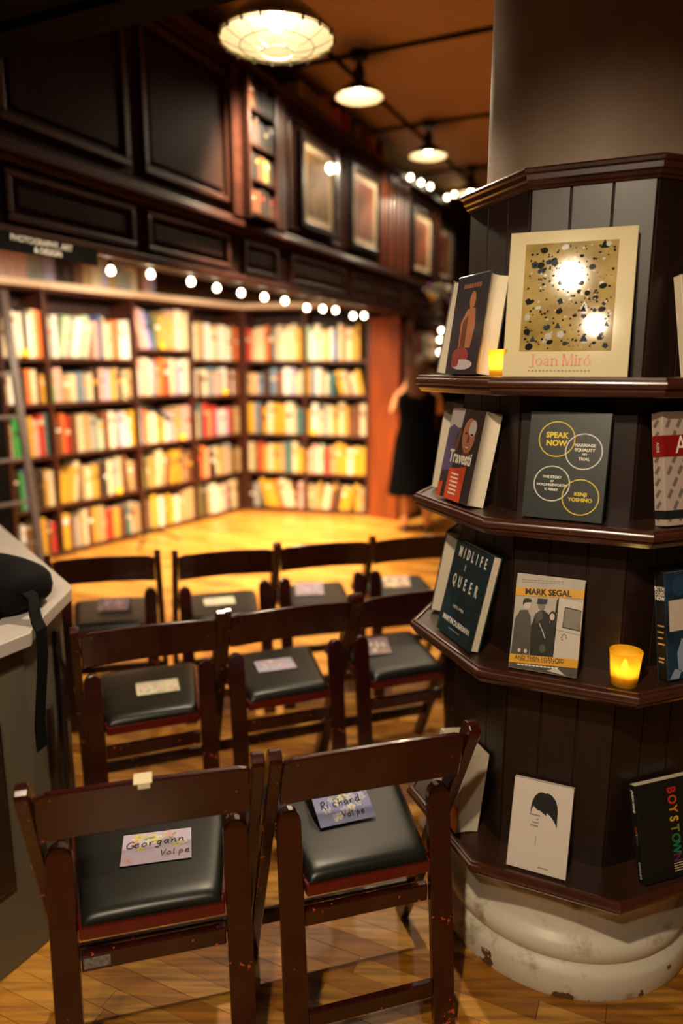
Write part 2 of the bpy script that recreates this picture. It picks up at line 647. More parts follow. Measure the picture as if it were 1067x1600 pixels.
def bookcase(M, x0, x1, zs, label, group='bookcases in the alcove', last=False, ZTOP=ZTOP):
    root = empty('bookcase', M @ T(x0, 0, 0))
    tag(root, label, 'bookcase', group)
    W = x1 - x0
    MB().box((0, DEP, 0.0), (W, DEP + 0.015, ZTOP)).build('back_panel', CASEDARK, root)
    MB().box((-0.016, 0, 0), (0.016, DEP, ZTOP)).build('side_panel', CASEWOOD, root, bevel=0.003)
    if last:
        MB().box((W - 0.016, 0, 0), (W + 0.016, DEP, ZTOP)).build('side_panel', CASEWOOD, root, bevel=0.003)
    for z in zs:
        MB().box((0.017, 0.006, z - 0.03), (W - 0.017, DEP, z)).build('shelf', CASEWOOD, root, bevel=0.003)
    MB().box((0.017, 0.012, 0), (W - 0.017, 0.03, zs[0] - 0.031)).build('kick_board', CASEWOOD, root)
    MB().box((0.0, -0.006, ZTOP), (W, DEP + 0.015, ZTOP + 0.022)).build('top_board', CASEWOOD, root)
    return root


BAYS = [
    # key, frame, x0, x1, shelf heights, bay phrase
    ('A', LB, -0.40, 0.0, ZS, 'ladder bay'),
    ('B', LB, 0.0, 0.894, ZS, 'second bay from the ladder'),
    ('C', LB, 0.894, 1.62, ZS[:3] + [1.285, 1.70], 'third bay from the ladder'),
    ('D', LB, 1.62, 2.35, ZS, 'left corner bay'),
    ('E', RBK, 0.018, 0.69, ZS, 'back corner bay'),
    ('F', RBK, 0.69, 1.37, ZS, 'bay beside the red end panel'),
]
BLAB = {'A': 'tall dark wood bookcase behind the ladder at the left edge', 'B': 'wide wood bookcase, second from the ladder, green book on its fourth shelf',
        'C': 'wood bookcase with a raised top shelf, third from the ladder', 'D': 'narrow wood bookcase on the left side of the alcove corner',
        'E': 'wood bookcase on the right side of the alcove corner', 'F': 'wood bookcase beside the glowing red end panel'}
for key, M, x0, x1, zs, nm in BAYS:
    bookcase(M, x0, x1, zs, BLAB[key], last=key in 'DF')
# bright cream cornice along the top of the two runs
for M, a, b, lab in ((LB, -0.95, 2.37, 'cream cornice along the top of the left bookcases'), (RBK, 0.0, 1.39, 'cream cornice along the top of the back bookcases')):
    m_ = MB()
    m_.box((a, -0.03, 2.138), (b, 0.30, 2.158)).box((a, -0.045, 2.159), (b, 0.30, 2.185))
    tag(m_.build('cornice', CREAM, M=M, bevel=0.004), lab, 'cornice', 'cream cornices over the bookcases')

PAL = {
    'cream': (206, 188, 150), 'ivory': (216, 204, 176), 'white': (222, 216, 206), 'tan': (172, 140, 94), 'pale pink': (204, 156, 142),
    'orange': (214, 106, 44), 'red': (176, 48, 36), 'yellow': (200, 152, 40), 'mustard': (190, 144, 50), 'brown': (110, 66, 36),
    'dark brown': (58, 38, 26), 'black': (34, 30, 26), 'grey': (150, 146, 134), 'blue': (72, 92, 140), 'slate blue': (104, 122, 140),
    'teal': (62, 104, 100), 'green': (48, 140, 62), 'olive': (118, 116, 60), 'pale green': (160, 178, 146), 'lavender': (176, 160, 186), 'peach': (208, 156, 112),
}
BM = {k: mat('book_cloth_' + k.replace(' ', '_'), rgb(*v), 0.5, var=0.08, scale=20) for k, v in PAL.items()}
MIX_TOP = ['cream'] * 5 + ['ivory'] * 5 + ['white'] * 4 + ['pale pink'] * 2 + ['orange'] * 2 + ['yellow', 'blue', 'pale green', 'lavender', 'tan', 'grey', 'peach', 'peach', 'brown']
MIX_MID = ['cream'] * 5 + ['ivory'] * 3 + ['white'] * 2 + ['tan'] * 3 + ['pale pink'] * 2 + ['orange'] * 2 + ['yellow'] * 2 + ['mustard', 'red', 'brown', 'blue', 'slate blue', 'grey', 'grey', 'dark brown', 'teal', 'lavender', 'peach', 'peach']
MIX_LOW = ['cream'] * 4 + ['ivory'] * 2 + ['tan'] * 4 + ['yellow'] * 4 + ['mustard'] * 4 + ['orange', 'red', 'brown', 'brown', 'dark brown', 'black', 'grey', 'teal', 'olive', 'slate blue', 'pale pink', 'pale green', 'peach']  # more yellow and brown: warm light on low shelves put into the cloth colours
ORD = ['', 'first', 'second', 'third', 'fourth', 'fifth', 'sixth', 'seventh', 'eighth', 'ninth', 'tenth', 'eleventh', 'twelfth', 'thirteenth', 'fourteenth', 'fifteenth', 'sixteenth', 'seventeenth', 'eighteenth', 'nineteenth', 'twentieth', 'twenty-first', 'twenty-second', 'twenty-third', 'twenty-fourth']
SHN = ['bottom shelf', 'second shelf up', 'middle shelf', 'fourth shelf up', 'top shelf']


BKEYS = list(PAL)
BOOKS = []


def shelf_book(th, h, d, cm, band, m_=None, M=None, glob=False):
    m_ = m_ or MB()
    ic, ip = (BKEYS.index(cm), len(BKEYS)) if glob else (0, 1)
    t = min(0.003, th * 0.12)
    r = 0.006
    n = 4
    prof = [(0, r)]
    for k in range(1, n):
        a = math.pi * k / n
        prof.append((th / 2 - th / 2 * math.cos(a), r - r * math.sin(a)))
    prof.append((th, r))
    m_.prism(prof + [(th, 0.014), (0, 0.014)], 0, h, ic, M)
    m_.box((0, 0.0141, 0), (t, d, h), ic, M).box((th - t, 0.0141, 0), (th, d, h), ic, M)
    m_.box((t, 0.0141, 0.003), (th - t, d - 0.004, h - 0.004), ip, M)
    if band:
        z, hh, bc = band
        m_.box((th * 0.16, -0.0008, h * z), (th * 0.84, 0.004, h * (z + hh)), BKEYS.index(bc) if glob else 2, M)
    return m_


def book(M, x, z, th, h, d, cm, lean, label, group, y=0.03, single=True):
    if lean >= 0:      # leans to the right: stands on its lower right edge
        Lm = T(x + th, y, z) @ Matrix.Rotation(R(lean), 4, 'Y') @ T(-th, 0, 0)
    else:
        Lm = T(x, y, z) @ Matrix.Rotation(R(lean), 4, 'Y')
    band = (rnd.uniform(0.5, 0.78), rnd.uniform(0.06, 0.16), rnd.choice(['black', 'cream', 'red', 'mustard', 'brown', 'white'])) if rnd.random() < 0.5 else None
    X = M @ Lm
    c = X @ Vector((th / 2, 0, h / 2))
    BOOKS.append((th * h / c.y ** 2 if single else 0, X, th, h, d, cm, band, label, group))


def build_books():
    BOOKS.sort(key=lambda b: -b[0])
    rest_ = MB()
    for i, (sz, X, th, h, d, cm, band, label, group) in enumerate(BOOKS):
        if i < 290 and sz > 0:
            o = shelf_book(th, h, d, cm, band).build('book', [BM[cm], PAPER, BM[band[2] if band else 'cream']])
            o.matrix_local = X
            tag(o, label, 'book', group)
        else:
            shelf_book(th, h, d, cm, band, rest_, X, True)
    o = rest_.build('shelved_books', [BM[k] for k in BKEYS] + [PAPER])
    tag(o, 'many small blurred books filling the smaller gaps on the alcove shelves', 'books', kind='stuff')


# hand-set colour runs where the photograph shows them clearly
SETS = {
    ('A', 4): ['ivory', 'cream', 'white', 'ivory', 'black', 'white', 'cream', 'orange'],
    ('A', 3): ['cream', 'white', 'blue', 'black', 'orange', 'cream', 'brown', 'yellow'],
    ('A', 2): ['cream', 'green', 'cream', 'tan', 'yellow', 'pale pink', 'red', 'teal'],
    ('A', 1): ['black', 'green', 'slate blue', 'cream', 'dark brown', 'black', 'mustard', 'cream'],
    ('A', 0): ['slate blue', 'white', 'brown', 'cream', 'mustard', 'yellow', 'brown', 'red'],
    ('B', 4): ['grey', 'white', 'pale green', 'pale pink', 'white', 'pale green', 'ivory', 'pale pink', 'blue', 'cream', 'ivory', 'tan', 'orange', 'white', 'white'],
    ('B', 3): ['green', 'pale pink', 'tan', 'cream', 'slate blue', 'grey', 'cream', 'dark brown', 'pale pink', 'lavender', 'yellow', 'tan', 'black', 'cream', 'tan'],
    ('B', 2): ['brown', 'orange', 'red', 'brown', 'cream', 'tan', 'grey', 'pale green', 'brown', 'ivory', 'pale pink', 'lavender', 'ivory', 'white', 'yellow'],
    ('B', 1): ['yellow', 'mustard', 'cream', 'tan', 'cream', 'mustard', 'dark brown', 'black', 'cream', 'grey', 'cream', 'brown', 'tan', 'brown'],
    ('B', 0): ['yellow', 'brown', 'grey', 'tan', 'cream', 'brown', 'yellow', 'tan', 'orange', 'red', 'mustard', 'brown', 'teal', 'cream', 'tan'],
    ('C', 4): ['pale pink', 'lavender', 'blue', 'olive', 'mustard', 'tan', 'yellow', 'pale pink', 'ivory', 'pale green', 'cream'],
    ('C', 3): ['white', 'pale pink', 'cream', 'ivory', 'slate blue', 'peach', 'orange', 'red', 'cream', 'pale pink', 'lavender', 'white', 'ivory'],
    ('E', 4): ['red', 'peach', 'cream', 'cream', 'orange', 'dark brown', 'grey', 'cream', 'ivory', 'cream', 'cream', 'yellow'],
    ('F', 4): ['pale green', 'white', 'ivory', 'cream', 'yellow', 'white', 'blue', 'cream', 'orange', 'cream', 'yellow', 'mustard'],
}
LEANS = {('B', 4): (2, 7, 12), ('C', 4): (0, 3, -14), ('F', 3): (6, 12, -13), ('E', 0): (2, 9, -14), ('F', 0): (3, 9, 9), ('B', 1): (0, 3, 6), ('C', 1): (3, 7, 7), ('D', 1): (3, 6, -8)}
nb = 0
for key, M, x0, x1, zs, nm in BAYS:
    for si, z in enumerate(zs):
        top_z = zs[si + 1] - 0.03 if si < 4 else ZTOP
        clear = top_z - z - 0.02
        cols = SETS.get((key, si))
        mix = MIX_TOP if si == 4 else (MIX_MID if si >= 2 else MIX_LOW)
        x = x0 + 0.019
        end = x1 - 0.020
        W = end - x
        n = len(cols) if cols else max(9, int(W / 0.058))
        if key == 'A':
            n = 8
        base = W / n
        ths = [base * rnd.uniform(0.62, 1.25) for _ in range(n)]
        ln = LEANS.get((key, si))
        hs = [min(clear, rnd.uniform(0.68, 0.92) * min(clear, 0.37)) for _ in range(n)]
        if si == 4:
            hs = [min(clear, rnd.uniform(0.29, 0.37)) for _ in range(n)]
        slack = 0
        if ln:
            a, b, deg = ln
            slack = max(hs[a:b]) * math.sin(R(abs(deg))) + sum(ths[a:b]) * (1 / math.cos(R(deg)) - 1) + 0.01
        k = (W - slack - 0.006) / sum(ths)
        ths = [t * min(k, 1.15) for t in ths]
        for i in range(n):
            cm = cols[i] if cols else rnd.choice(mix)
            lean = 0
            if ln and ln[0] <= i < ln[1]:
                lean = ln[2]
            if ln and lean < 0 and i == ln[0]:
                x += max(hs[ln[0]:ln[1]]) * math.sin(R(abs(lean)))
            adj = ths[i] / math.cos(R(lean)) if lean else ths[i]
            h = hs[i]
            if lean:
                h = min(h, (clear - ths[i] * math.sin(R(abs(lean)))) / math.cos(R(lean)))
            ntag = '%s book, %s from the left, %s, %s' % (cm, ORD[i + 1], SHN[si], nm)
            depth = rnd.uniform(0.19, 0.23)
            # skip books that are far out of frame at the left
            wx = (M @ Vector((x, 0, z)))
            d = wx.y * 0.98 - (wx.z - EYE) * 0.197
            if 533.5 + wx.x / d * 1120 > -25:
                book(M, x, z, ths[i] - 0.0012, h, depth, cm, lean, ntag, 'books on the alcove bookcases', 0.012 + rnd.random() * 0.025)
                nb += 1
            x += adj
            if ln and lean > 0 and i == ln[1] - 1:
                x += max(hs[ln[0]:ln[1]]) * math.sin(R(lean)) - 0.0
# row of larger books standing on top of the left bookcases, above the cornice
x = -0.75
i = 0
while x < 2.05:
    i += 1
    th = rnd.uniform(0.06, 0.11)
    cm = rnd.choice(['grey', 'pale pink', 'lavender', 'tan', 'grey', 'brown', 'pale pink', 'cream', 'lavender', 'dark brown'])
    book(LB, x, 2.186, th - 0.002, rnd.uniform(0.30, 0.38), 0.2, cm, 0, '%s book, %s from the left above the cream cornice' % (cm, ORD[i] if i < len(ORD) else 'last'), 'books on top of the left bookcases', 0.035)
    x += th
    if i == 24:
        break

# red polished end panel of the back run and the bookcase round the corner
pe = MB().box((0, 0, 0), (0.36, 0.03, 2.02)).box((0.0, -0.008, 0), (0.36, -0.0005, 0.09)).box((0.0, -0.006, 1.95), (0.36, -0.0005, 2.02))
EPD = Vector((0.36, -0.30, 0)).normalized()
EPO = CORN + RDIR * 1.392
EP = frame(EPO, EPD, (-EPD.y, EPD.x, 0), (0, 0, 1))
tag(pe.build('end_panel', ENDWOOD, M=EP, bevel=0.004), 'polished red-brown end panel glowing beside the back bookcases', 'panel')

SB = frame(Vector((0.70, 7.20, 0)), AX, (-AX.y, AX.x, 0), (0, 0, 1))
sideb = bookcase(SB, 0.0, 0.9, ZS, 'dim bookcase behind the standing person, past the red end panel', 'bookcases past the end panel', True, 1.98)
for si, z in enumerate(ZS):
    x = 0.02
    for i in range(13):
        th = rnd.uniform(0.05, 0.075)
        if x + th > 0.87:
            break
        cm = rnd.choice(MIX_LOW + ['dark brown', 'brown', 'red', 'black'])
        book(SB, x, z, th - 0.0015, rnd.uniform(0.22, 0.30), 0.2, cm, 0, '%s book, %s from the left, %s, bookcase behind the person' % (cm, ORD[i + 1], SHN[si]), 'books behind the standing person', 0.02, False)
        x += th

# ------------------------------------------------------------------ sign, strings of lights
sg = empty('hanging_sign', SOF @ T(-4.46, -0.045, 2.012))
tag(sg, 'black hanging sign with white lettering at the far left under the panelling', 'sign')
MB().box((-0.33, -0.008, -0.036), (0.33, 0.0, 0.036)).build('sign_board', mat('sign_black', rgb(10, 10, 9), 0.8, spec=0.1), sg, bevel=0.001)
SGM = frame((0, -0.0085, 0), (1, 0, 0), (0, 0, 1), (0, -1, 0))
text('PHOTOGRAPHY, ART', 0.033, INKWHITE, sg, 0.02, 0.015, M=SGM, sx=1.0, bold=0.0006)
text('& DESIGN', 0.033, INKWHITE, sg, 0.045, -0.017, M=SGM, sx=1.0, bold=0.0006)
for xx in (-0.2, 0.2):
    MB().tube([(xx, -0.004, 0.03), (xx, -0.004, 0.06)], 0.002, 6).build('hanger', BLACK, sg)

GLOW = mat('bulb_glass', (1, 0.9, 0.7, 1), 0.3, emit=(1.0, 0.80, 0.52, 1), estr=20)
BULB = MB().lathe([(0, -0.021), (0.010, -0.019), (0.0165, -0.012), (0.019, -0.002), (0.017, 0.008), (0.011, 0.016), (0.008, 0.022), (0, 0.022)], 12).mesh('bulb', GLOW, smooth=True)
SOCK = MB().lathe([(0, 0.020), (0.0095, 0.020), (0.0095, 0.038), (0.006, 0.044), (0, 0.044)], 10).mesh('socket', BLACK, smooth=True)


def string_lights(name, pts, label, M, hang=0.0):
    root = empty(name, M)
    tag(root, label, 'string lights', 'strings of white bulbs')
    line = []
    for a, b in zip(pts[:-1], pts[1:]):
        A = Vector(a) + Vector((0, 0, 0.045))
        B = Vector(b) + Vector((0, 0, 0.045))
        for k in range(6):
            t = k / 6
            p = A.lerp(B, t)
            p.z -= 0.03 * 4 * t * (1 - t) * (B - A).length
            line.append(p)
    line.append(Vector(pts[-1]) + Vector((0, 0, 0.045)))
    MB().tube(line, 0.0025, 6).build('cable', BLACK, root)
    for p in pts:
        b = obj('bulb', BULB, root, T(*p))
        obj('socket', SOCK, b)
    return root


SB1 = [(-4.32, 2.0), (-3.969, 1.992), (-3.681, 2.008), (-3.342, 2.007), (-3.095, 1.998), (-2.834, 1.994), (-2.557, 1.992), (-2.283, 1.991), (-1.959, 1.969), (-1.695, 1.98), (-1.465, 1.987), (-1.125, 1.965), (-0.892, 1.981)]
string_lights('string_lights', [(s, 0.02, z - 0.012) for s, z in SB1[1:]], 'string of round bulbs under the panelled wall over the bookcases', SOF)
SB2 = [(-0.106, 3.30), (0.196, 3.32), (0.483, 3.335), (1.061, 3.32), (1.337, 3.40), (2.374, 3.60)]
SB2 = [(-0.106, 3.232), (0.196, 3.253), (0.483, 3.279), (1.061, 3.293), (1.337, 3.38), (2.374, 3.60)]
string_lights('string_lights', [(s, -0.10, z + 0.0) for s, z in SB2], 'string of round bulbs along the top of the wall above the framed pictures', SOF)
string_lights('string_lights', [(1.055, 7.916, 1.70), (1.060, 7.93, 1.83), (1.075, 7.95, 1.93), (1.22, 8.25, 1.98)], 'short string of bulbs glowing behind the standing person', Matrix.Identity(4))

# ------------------------------------------------------------------ framed pictures on the panelled wall
MATB = mat('picture_mount', rgb(206, 184, 150), 0.6)


def picture(s0, s1, z0, z1, cols, label):
    root = empty('framed_picture', SOF @ T((s0 + s1) / 2, -0.004, (z0 + z1) / 2))
    tag(root, label, 'picture', 'framed pictures on the panelled wall')
    w, h = (s1 - s0) / 2, (z1 - z0) / 2
    f = 0.045
    MB().box((-w - f, -0.05, -h - f), (-w, 0, h + f)).box((w, -0.05, -h - f), (w + f, 0, h + f)).box((-w, -0.05, -h - f), (w, 0, -h)).box((-w, -0.05, h), (w, 0, h + f)).build('frame', mat('picture_frame', rgb(26, 18, 14), 0.3, coat=0.5), root, bevel=0.004)
    MB().box((-w, -0.022, -h), (w, -0.003, h)).build('mount', MATB, root)
    pm = mat('print_' + label[:18].replace(' ', '_'), rgb(*cols[0]), 0.5, col2=rgb(*cols[1]), scale=9, stretch=(1, 1, 0.6))
    MB().box((-w * 0.72, -0.024, -h * 0.80), (w * 0.72, -0.0221, h * 0.80)).build('print', pm, root)
    g = pane_glass()
    MB().box((-w, -0.036, -h), (w, -0.033, h)).build('glass', g, root)


picture(-2.10, -1.615, 2.52, 3.04, ((70, 52, 30), (150, 110, 50)), 'framed picture of dark golden shapes, nearest on the panelled wall')
picture(-1.26, -0.74, 2.51, 3.045, ((60, 40, 28), (170, 96, 66)), 'framed picture with reddish print, left of the red fluted boards')
picture(0.20, 0.75, 2.48, 3.01, ((120, 60, 44), (190, 140, 104)), 'framed picture with pale mount, right of the red fluted boards')
picture(1.06, 1.52, 2.50, 3.0, ((90, 40, 30), (150, 90, 60)), 'dim small framed picture farthest along the panelled wall')

# narrow shelf niche with dark books between the panels
nr = empty('wall_niche', SOF @ T(-2.73, 0, 2.40))
tag(nr, 'narrow dark shelf niche between the big panels and the first picture', 'shelf')
MB().box((-0.165, -0.012, 0.0), (0.165, -0.001, 0.78)).build('back_board', CASEDARK, nr)
for xx in (-0.165, 0.147):
    MB().box((xx, -0.10, 0), (xx + 0.018, -0.0125, 0.78)).build('side_board', PANEL2, nr)
for k in range(4):
    MB().box((-0.146, -0.10, 0.02 + k * 0.19), (0.146, -0.0125, 0.035 + k * 0.19)).build('shelf', PANEL, nr)
i = 0
for k in range(4):
    x = -0.14
    while x < 0.08:
        i += 1
        th = rnd.uniform(0.026, 0.05)
        cm = rnd.choice(['dark brown', 'black', 'black', 'dark brown', 'black', 'olive', 'brown'])
        o = book(SOF, -2.73 + x, 2.40 + 0.0355 + k * 0.19, th, rnd.uniform(0.11, 0.145), 0.07, cm, 0, '%s small book, %s from the left on %s of the wall niche' % (cm, ORD[1 + int((x + 0.14) / 0.045)], ['the bottom shelf', 'the second shelf up', 'the third shelf up', 'the top shelf'][k]), 'small books in the wall niche', -0.095, False)
        x += 0.055
# colourful books along the top of the panelled wall
for i, (s, cm) in enumerate([(-2.15, 'cream'), (-2.05, 'tan'), (-1.95, 'grey'), (-1.85, 'yellow'), (-1.75, 'yellow'), (-1.66, 'orange'), (-1.57, 'orange'), (-1.48, 'red'), (-1.39, 'red'), (-1.2, 'tan'), (-1.1, 'brown'), (-0.98, 'red'), (-0.88, 'orange')]):
    book(SOF, s, 3.261, 0.075, rnd.uniform(0.10, 0.16), 0.12, cm, 0, '%s book, %s along the top ledge above the pictures' % (cm, ORD[i + 1]), 'books on top of the panelled wall', -0.04)
gu = empty('gold_urn', SOF @ T(-0.40, 0.08, 3.261))
tag(gu, 'small gold urn with orange flowers on the top ledge', 'urn')
MB().lathe([(0, 0), (0.05, 0), (0.03, 0.03), (0.06, 0.07), (0.055, 0.11), (0.035, 0.14), (0.045, 0.155), (0, 0.15)], 16).build('urn_body', BRASS, gu, smooth=True)
m_ = MB()
for k in range(16):
    a = rnd.uniform(0, 6.28)
    r = rnd.uniform(0, 0.07)
    m_.lathe([(0, -0.022), (0.022, 0), (0, 0.022)], 6, M=T(r * math.cos(a), r * math.sin(a), 0.19 + rnd.uniform(-0.02, 0.09)))
tag(m_.build('flowers', mat('gold_flowers', rgb(150, 90, 34), 0.6, var=0.3), gu), kind='stuff')

# ------------------------------------------------------------------ pendant lamps
ENAMEL = mat('white_enamel', rgb(240, 228, 196), 0.35)
SHADEOUT = mat('green_black_enamel', rgb(22, 26, 18), 0.3, coat=0.4)


def pendant(loc, rad, ztop, label, power, cage=False, estr=9, spread=165):
    root = empty('pendant_lamp', T(*loc))
    tag(root, label, 'lamp', 'industrial pendant lamps')
    k = rad / 0.2
    prof = [(0.045 * k, 0.125 * k), (0.06 * k, 0.115 * k), (0.11 * k, 0.085 * k), (0.165 * k, 0.04 * k), (0.195 * k, 0.008 * k), (0.2 * k, 0.0)]
    MB().lathe(prof, 32).build('shade', SHADEOUT, root, smooth=True)
    inner = [(r - 0.003 * k, z - 0.003 * k) for r, z in prof]
    MB().lathe([(0, 0.121 * k)] + inner + [(0.2 * k, 0.0)], 32).build('shade_lining', ENAMEL, root, smooth=True)
    MB().lathe([(0.2 * k, 0.0), (0.203 * k, 0.003 * k), (0.203 * k, -0.006 * k), (0.197 * k, -0.006 * k), (0.197 * k, 0.0)], 32).build('rim', mat('rim_cream', rgb(190, 176, 130), 0.4), root, smooth=True)
    MB().lathe([(0.06 * k, 0.116 * k), (0.05 * k, 0.14 * k), (0.048 * k, 0.20 * k), (0.03 * k, 0.24 * k), (0.018 * k, 0.26 * k), (0.0, 0.26 * k)], 20).build('neck', BLACK, root, smooth=True)
    zc = ztop - loc[2]
    MB().tube([(0, 0, 0.25 * k), (0, 0, zc)], 0.010, 10).build('stem', BLACK, root)
    MB().lathe([(0, zc - 0.05), (0.05, zc - 0.045), (0.065, zc - 0.01), (0.065, zc - 0.001), (0, zc - 0.001)], 20).build('canopy', BLACK, root, smooth=True)
    gl = mat('lamp_bulb_%d' % estr, (1, 0.95, 0.85, 1), 0.3, emit=(1.0, 0.86, 0.62, 1), estr=estr)
    MB().lathe([(0, 0.018 * k), (0.02 * k, 0.022 * k), (0.032 * k, 0.04 * k), (0.034 * k, 0.055 * k), (0.025 * k, 0.08 * k), (0.016 * k, 0.10 * k), (0.016 * k, 0.12 * k), (0, 0.12 * k)], 16).build('bulb', gl, root, smooth=True)
    if cage:
        m_ = MB()
        for q in range(12):
            a = 2 * math.pi * q / 12
            pts = []
            for t in range(7):
                f = t / 6
                r = 0.2 * k * (1 - f * 0.72)
                pts.append((r * math.cos(a), r * math.sin(a), -0.005 - 0.045 * k * math.sin(f * math.pi / 2)))
            m_.tube(pts, 0.0012, 5)
        for rr, zz in ((0.2, -0.012), (0.13, -0.032), (0.056, -0.05)):
            m_.tube([(rr * k * math.cos(2 * math.pi * i / 32), rr * k * math.sin(2 * math.pi * i / 32), zz * k) for i in range(33)], 0.0018, 5)
        for q in range(18):
            a = 2 * math.pi * q / 18
            m_.box((-0.004, -0.003, -0.02), (0.004, 0.003, 0.0), M=RZ(a) @ T(0.2 * k, 0, 0))
        m_.build('wire_guard', mat('guard_wire', rgb(70, 62, 40), 0.5, 0.2), root)
    lamp('pendant_light', 'SPOT', (loc[0], loc[1], loc[2] - 0.004), power, WARM, 0.035, (loc[0], loc[1], 0), spread, 0.3)
    return root


pendant((-0.225, 2.77, 2.66), 0.20, 3.47, 'large caged pendant lamp with white lining hanging closest to the viewer', 140, True, 34, 128)
for q, nm, pw in zip(LP, ('first small pendant lamp behind the large caged one', 'middle one of the three small pendant lamps', 'last small pendant lamp, partly behind the column shelves'), (36, 36, 36)):
    pendant((q.x, q.y, 3.215), 0.15, 3.47, nm, pw, False, 60)
# pendants of the same kind over the near end, mirrored in the glossy book cover
pendant((-0.28, 0.02, 2.42), 0.18, 2.62, 'pendant lamp above the viewer, seen as a streak in the glossy art book', 118)
pendant((-0.43, -0.60, 2.42), 0.18, 2.62, 'pendant lamp behind the viewer, seen as a glare spot in the glossy art book', 48)

# ------------------------------------------------------------------ column
CC = Vector((0.637, 1.838, 0))


def base_mat():
    m = mat('old_cream_paint', rgb(196, 182, 156), 0.5, coat=0.25, coat_rough=0.3)
    nt = m.node_tree
    b = nt.nodes['Principled BSDF']
    tc = nt.nodes.new('ShaderNodeTexCoord')
    n1 = nt.nodes.new('ShaderNodeTexNoise')
    n1.inputs['Scale'].default_value = 9
    n1.inputs['Detail'].default_value = 8
    n1.inputs['Roughness'].default_value = 0.7
    nt.links.new(tc.outputs['Object'], n1.inputs['Vector'])
    c1 = nt.nodes.new('ShaderNodeValToRGB')
    c1.color_ramp.elements[0].position = 0.30
    c1.color_ramp.elements[0].color = rgb(140, 118, 82)
    c1.color_ramp.elements[1].position = 0.46
    c1.color_ramp.elements[1].color = rgb(224, 214, 194)
    nt.links.new(n1.outputs['Fac'], c1.inputs[0])
    # scuffed patches where the paint has come off, mostly on the low plinth that gets kicked
    n2 = nt.nodes.new('ShaderNodeTexNoise')
    n2.inputs['Scale'].default_value = 13
    n2.inputs['Detail'].default_value = 5
    nt.links.new(tc.outputs['Object'], n2.inputs['Vector'])
    sx = nt.nodes.new('ShaderNodeSeparateXYZ')
    nt.links.new(tc.outputs['Object'], sx.inputs[0])
    mr = nt.nodes.new('ShaderNodeMapRange')
    mr.inputs['From Min'].default_value = 0.0
    mr.inputs['From Max'].default_value = 0.10
    mr.inputs['To Min'].default_value = 0.43
    mr.inputs['To Max'].default_value = 0.29
    nt.links.new(sx.outputs['Z'], mr.inputs['Value'])
    c2 = nt.nodes.new('ShaderNodeMath')
    c2.operation = 'LESS_THAN'
    nt.links.new(n2.outputs['Fac'], c2.inputs[0])
    nt.links.new(mr.outputs[0], c2.inputs[1])
    mx = nt.nodes.new('ShaderNodeMixRGB')
    mx.inputs[2].default_value = rgb(104, 72, 38)
    nt.links.new(c2.outputs[0], mx.inputs[0])
    nt.links.new(c1.outputs[0], mx.inputs[1])
    nt.links.new(mx.outputs[0], b.inputs['Base Color'])
    bp = nt.nodes.new('ShaderNodeBump')
    bp.inputs['Strength'].default_value = 0.25
    bp.inputs['Distance'].default_value = 0.004
    nt.links.new(n1.outputs['Fac'], bp.inputs['Height'])
    nt.links.new(bp.outputs[0], b.inputs['Normal'])
    return m


col = empty('column', T(*CC))
tag(col, 'round grey column rising out of the octagonal book shelves', 'column')
MB().lathe([(0.283, 0.30), (0.283, 3.469)], 64).build('shaft', SHAFT, col, smooth=True)
prof = [(0, 0.0005), (0.346, 0.0005), (0.349, 0.008), (0.348, 0.062), (0.343, 0.074), (0.330, 0.082), (0.326, 0.090), (0.332, 0.098), (0.337, 0.112),
        (0.336, 0.128), (0.328, 0.142), (0.314, 0.150), (0.308, 0.160), (0.300, 0.185), (0.298, 0.205), (0.303, 0.215), (0.310, 0.226), (0.310, 0.244), (0.302, 0.256), (0.292, 0.262), (0.288, 0.29), (0.284, 0.315)]
MB().lathe(prof, 72).build('base', base_mat(), col, smooth=True)

# ------------------------------------------------------------------ octagonal display shelves around it
TIER = [1.501, 1.199, 0.850, 0.348]
TH0 = 178.0
ds = empty('display_shelves', T(*CC))
tag(ds, 'octagonal dark wood display shelves in four tiers around the column', 'shelf')
RC = 0.322
AC = RC * math.cos(R(22.5))
side = 2 * RC * math.sin(R(22.5))
bdw = side / 3
board = MB().box((0.0, -bdw / 2 + 0.0016, 0.33), (0.012, bdw / 2 - 0.0016, 1.905)).mesh('board', SHELFWOOD, bevel=0.0015)
backing = MB().prism([((AC - 0.003) / math.cos(R(22.5)) * math.cos(R(TH0 + 45 * k)), (AC - 0.003) / math.cos(R(22.5)) * math.sin(R(TH0 + 45 * k))) for k in range(8)], 0.33, 1.90)
backing.build('core', mat('core_dark', rgb(20, 11, 8), 0.7), ds)
for k in range(8):
    phi = R(TH0 + 22.5 + 45 * k)
    for j in (-1, 0, 1):
        obj('board', board, ds, RZ(phi) @ T(AC - 0.010, j * bdw, 0))


def moulding_mesh(prof, name):
    """one mitred side: prof is a closed list of (apothem, z)"""
    tn = math.tan(R(22.5))
    vs = [(a, -a * tn, z) for a, z in prof] + [(a, a * tn, z) for a, z in prof]
    n = len(prof)
    fs = [tuple(range(n)), tuple(reversed(range(n, 2 * n)))] + [(i, n + i, n + (i + 1) % n, (i + 1) % n) for i in range(n)]
    me = MB().add(vs, fs).mesh(name, SHELFMOULD, smooth=True)
    return me


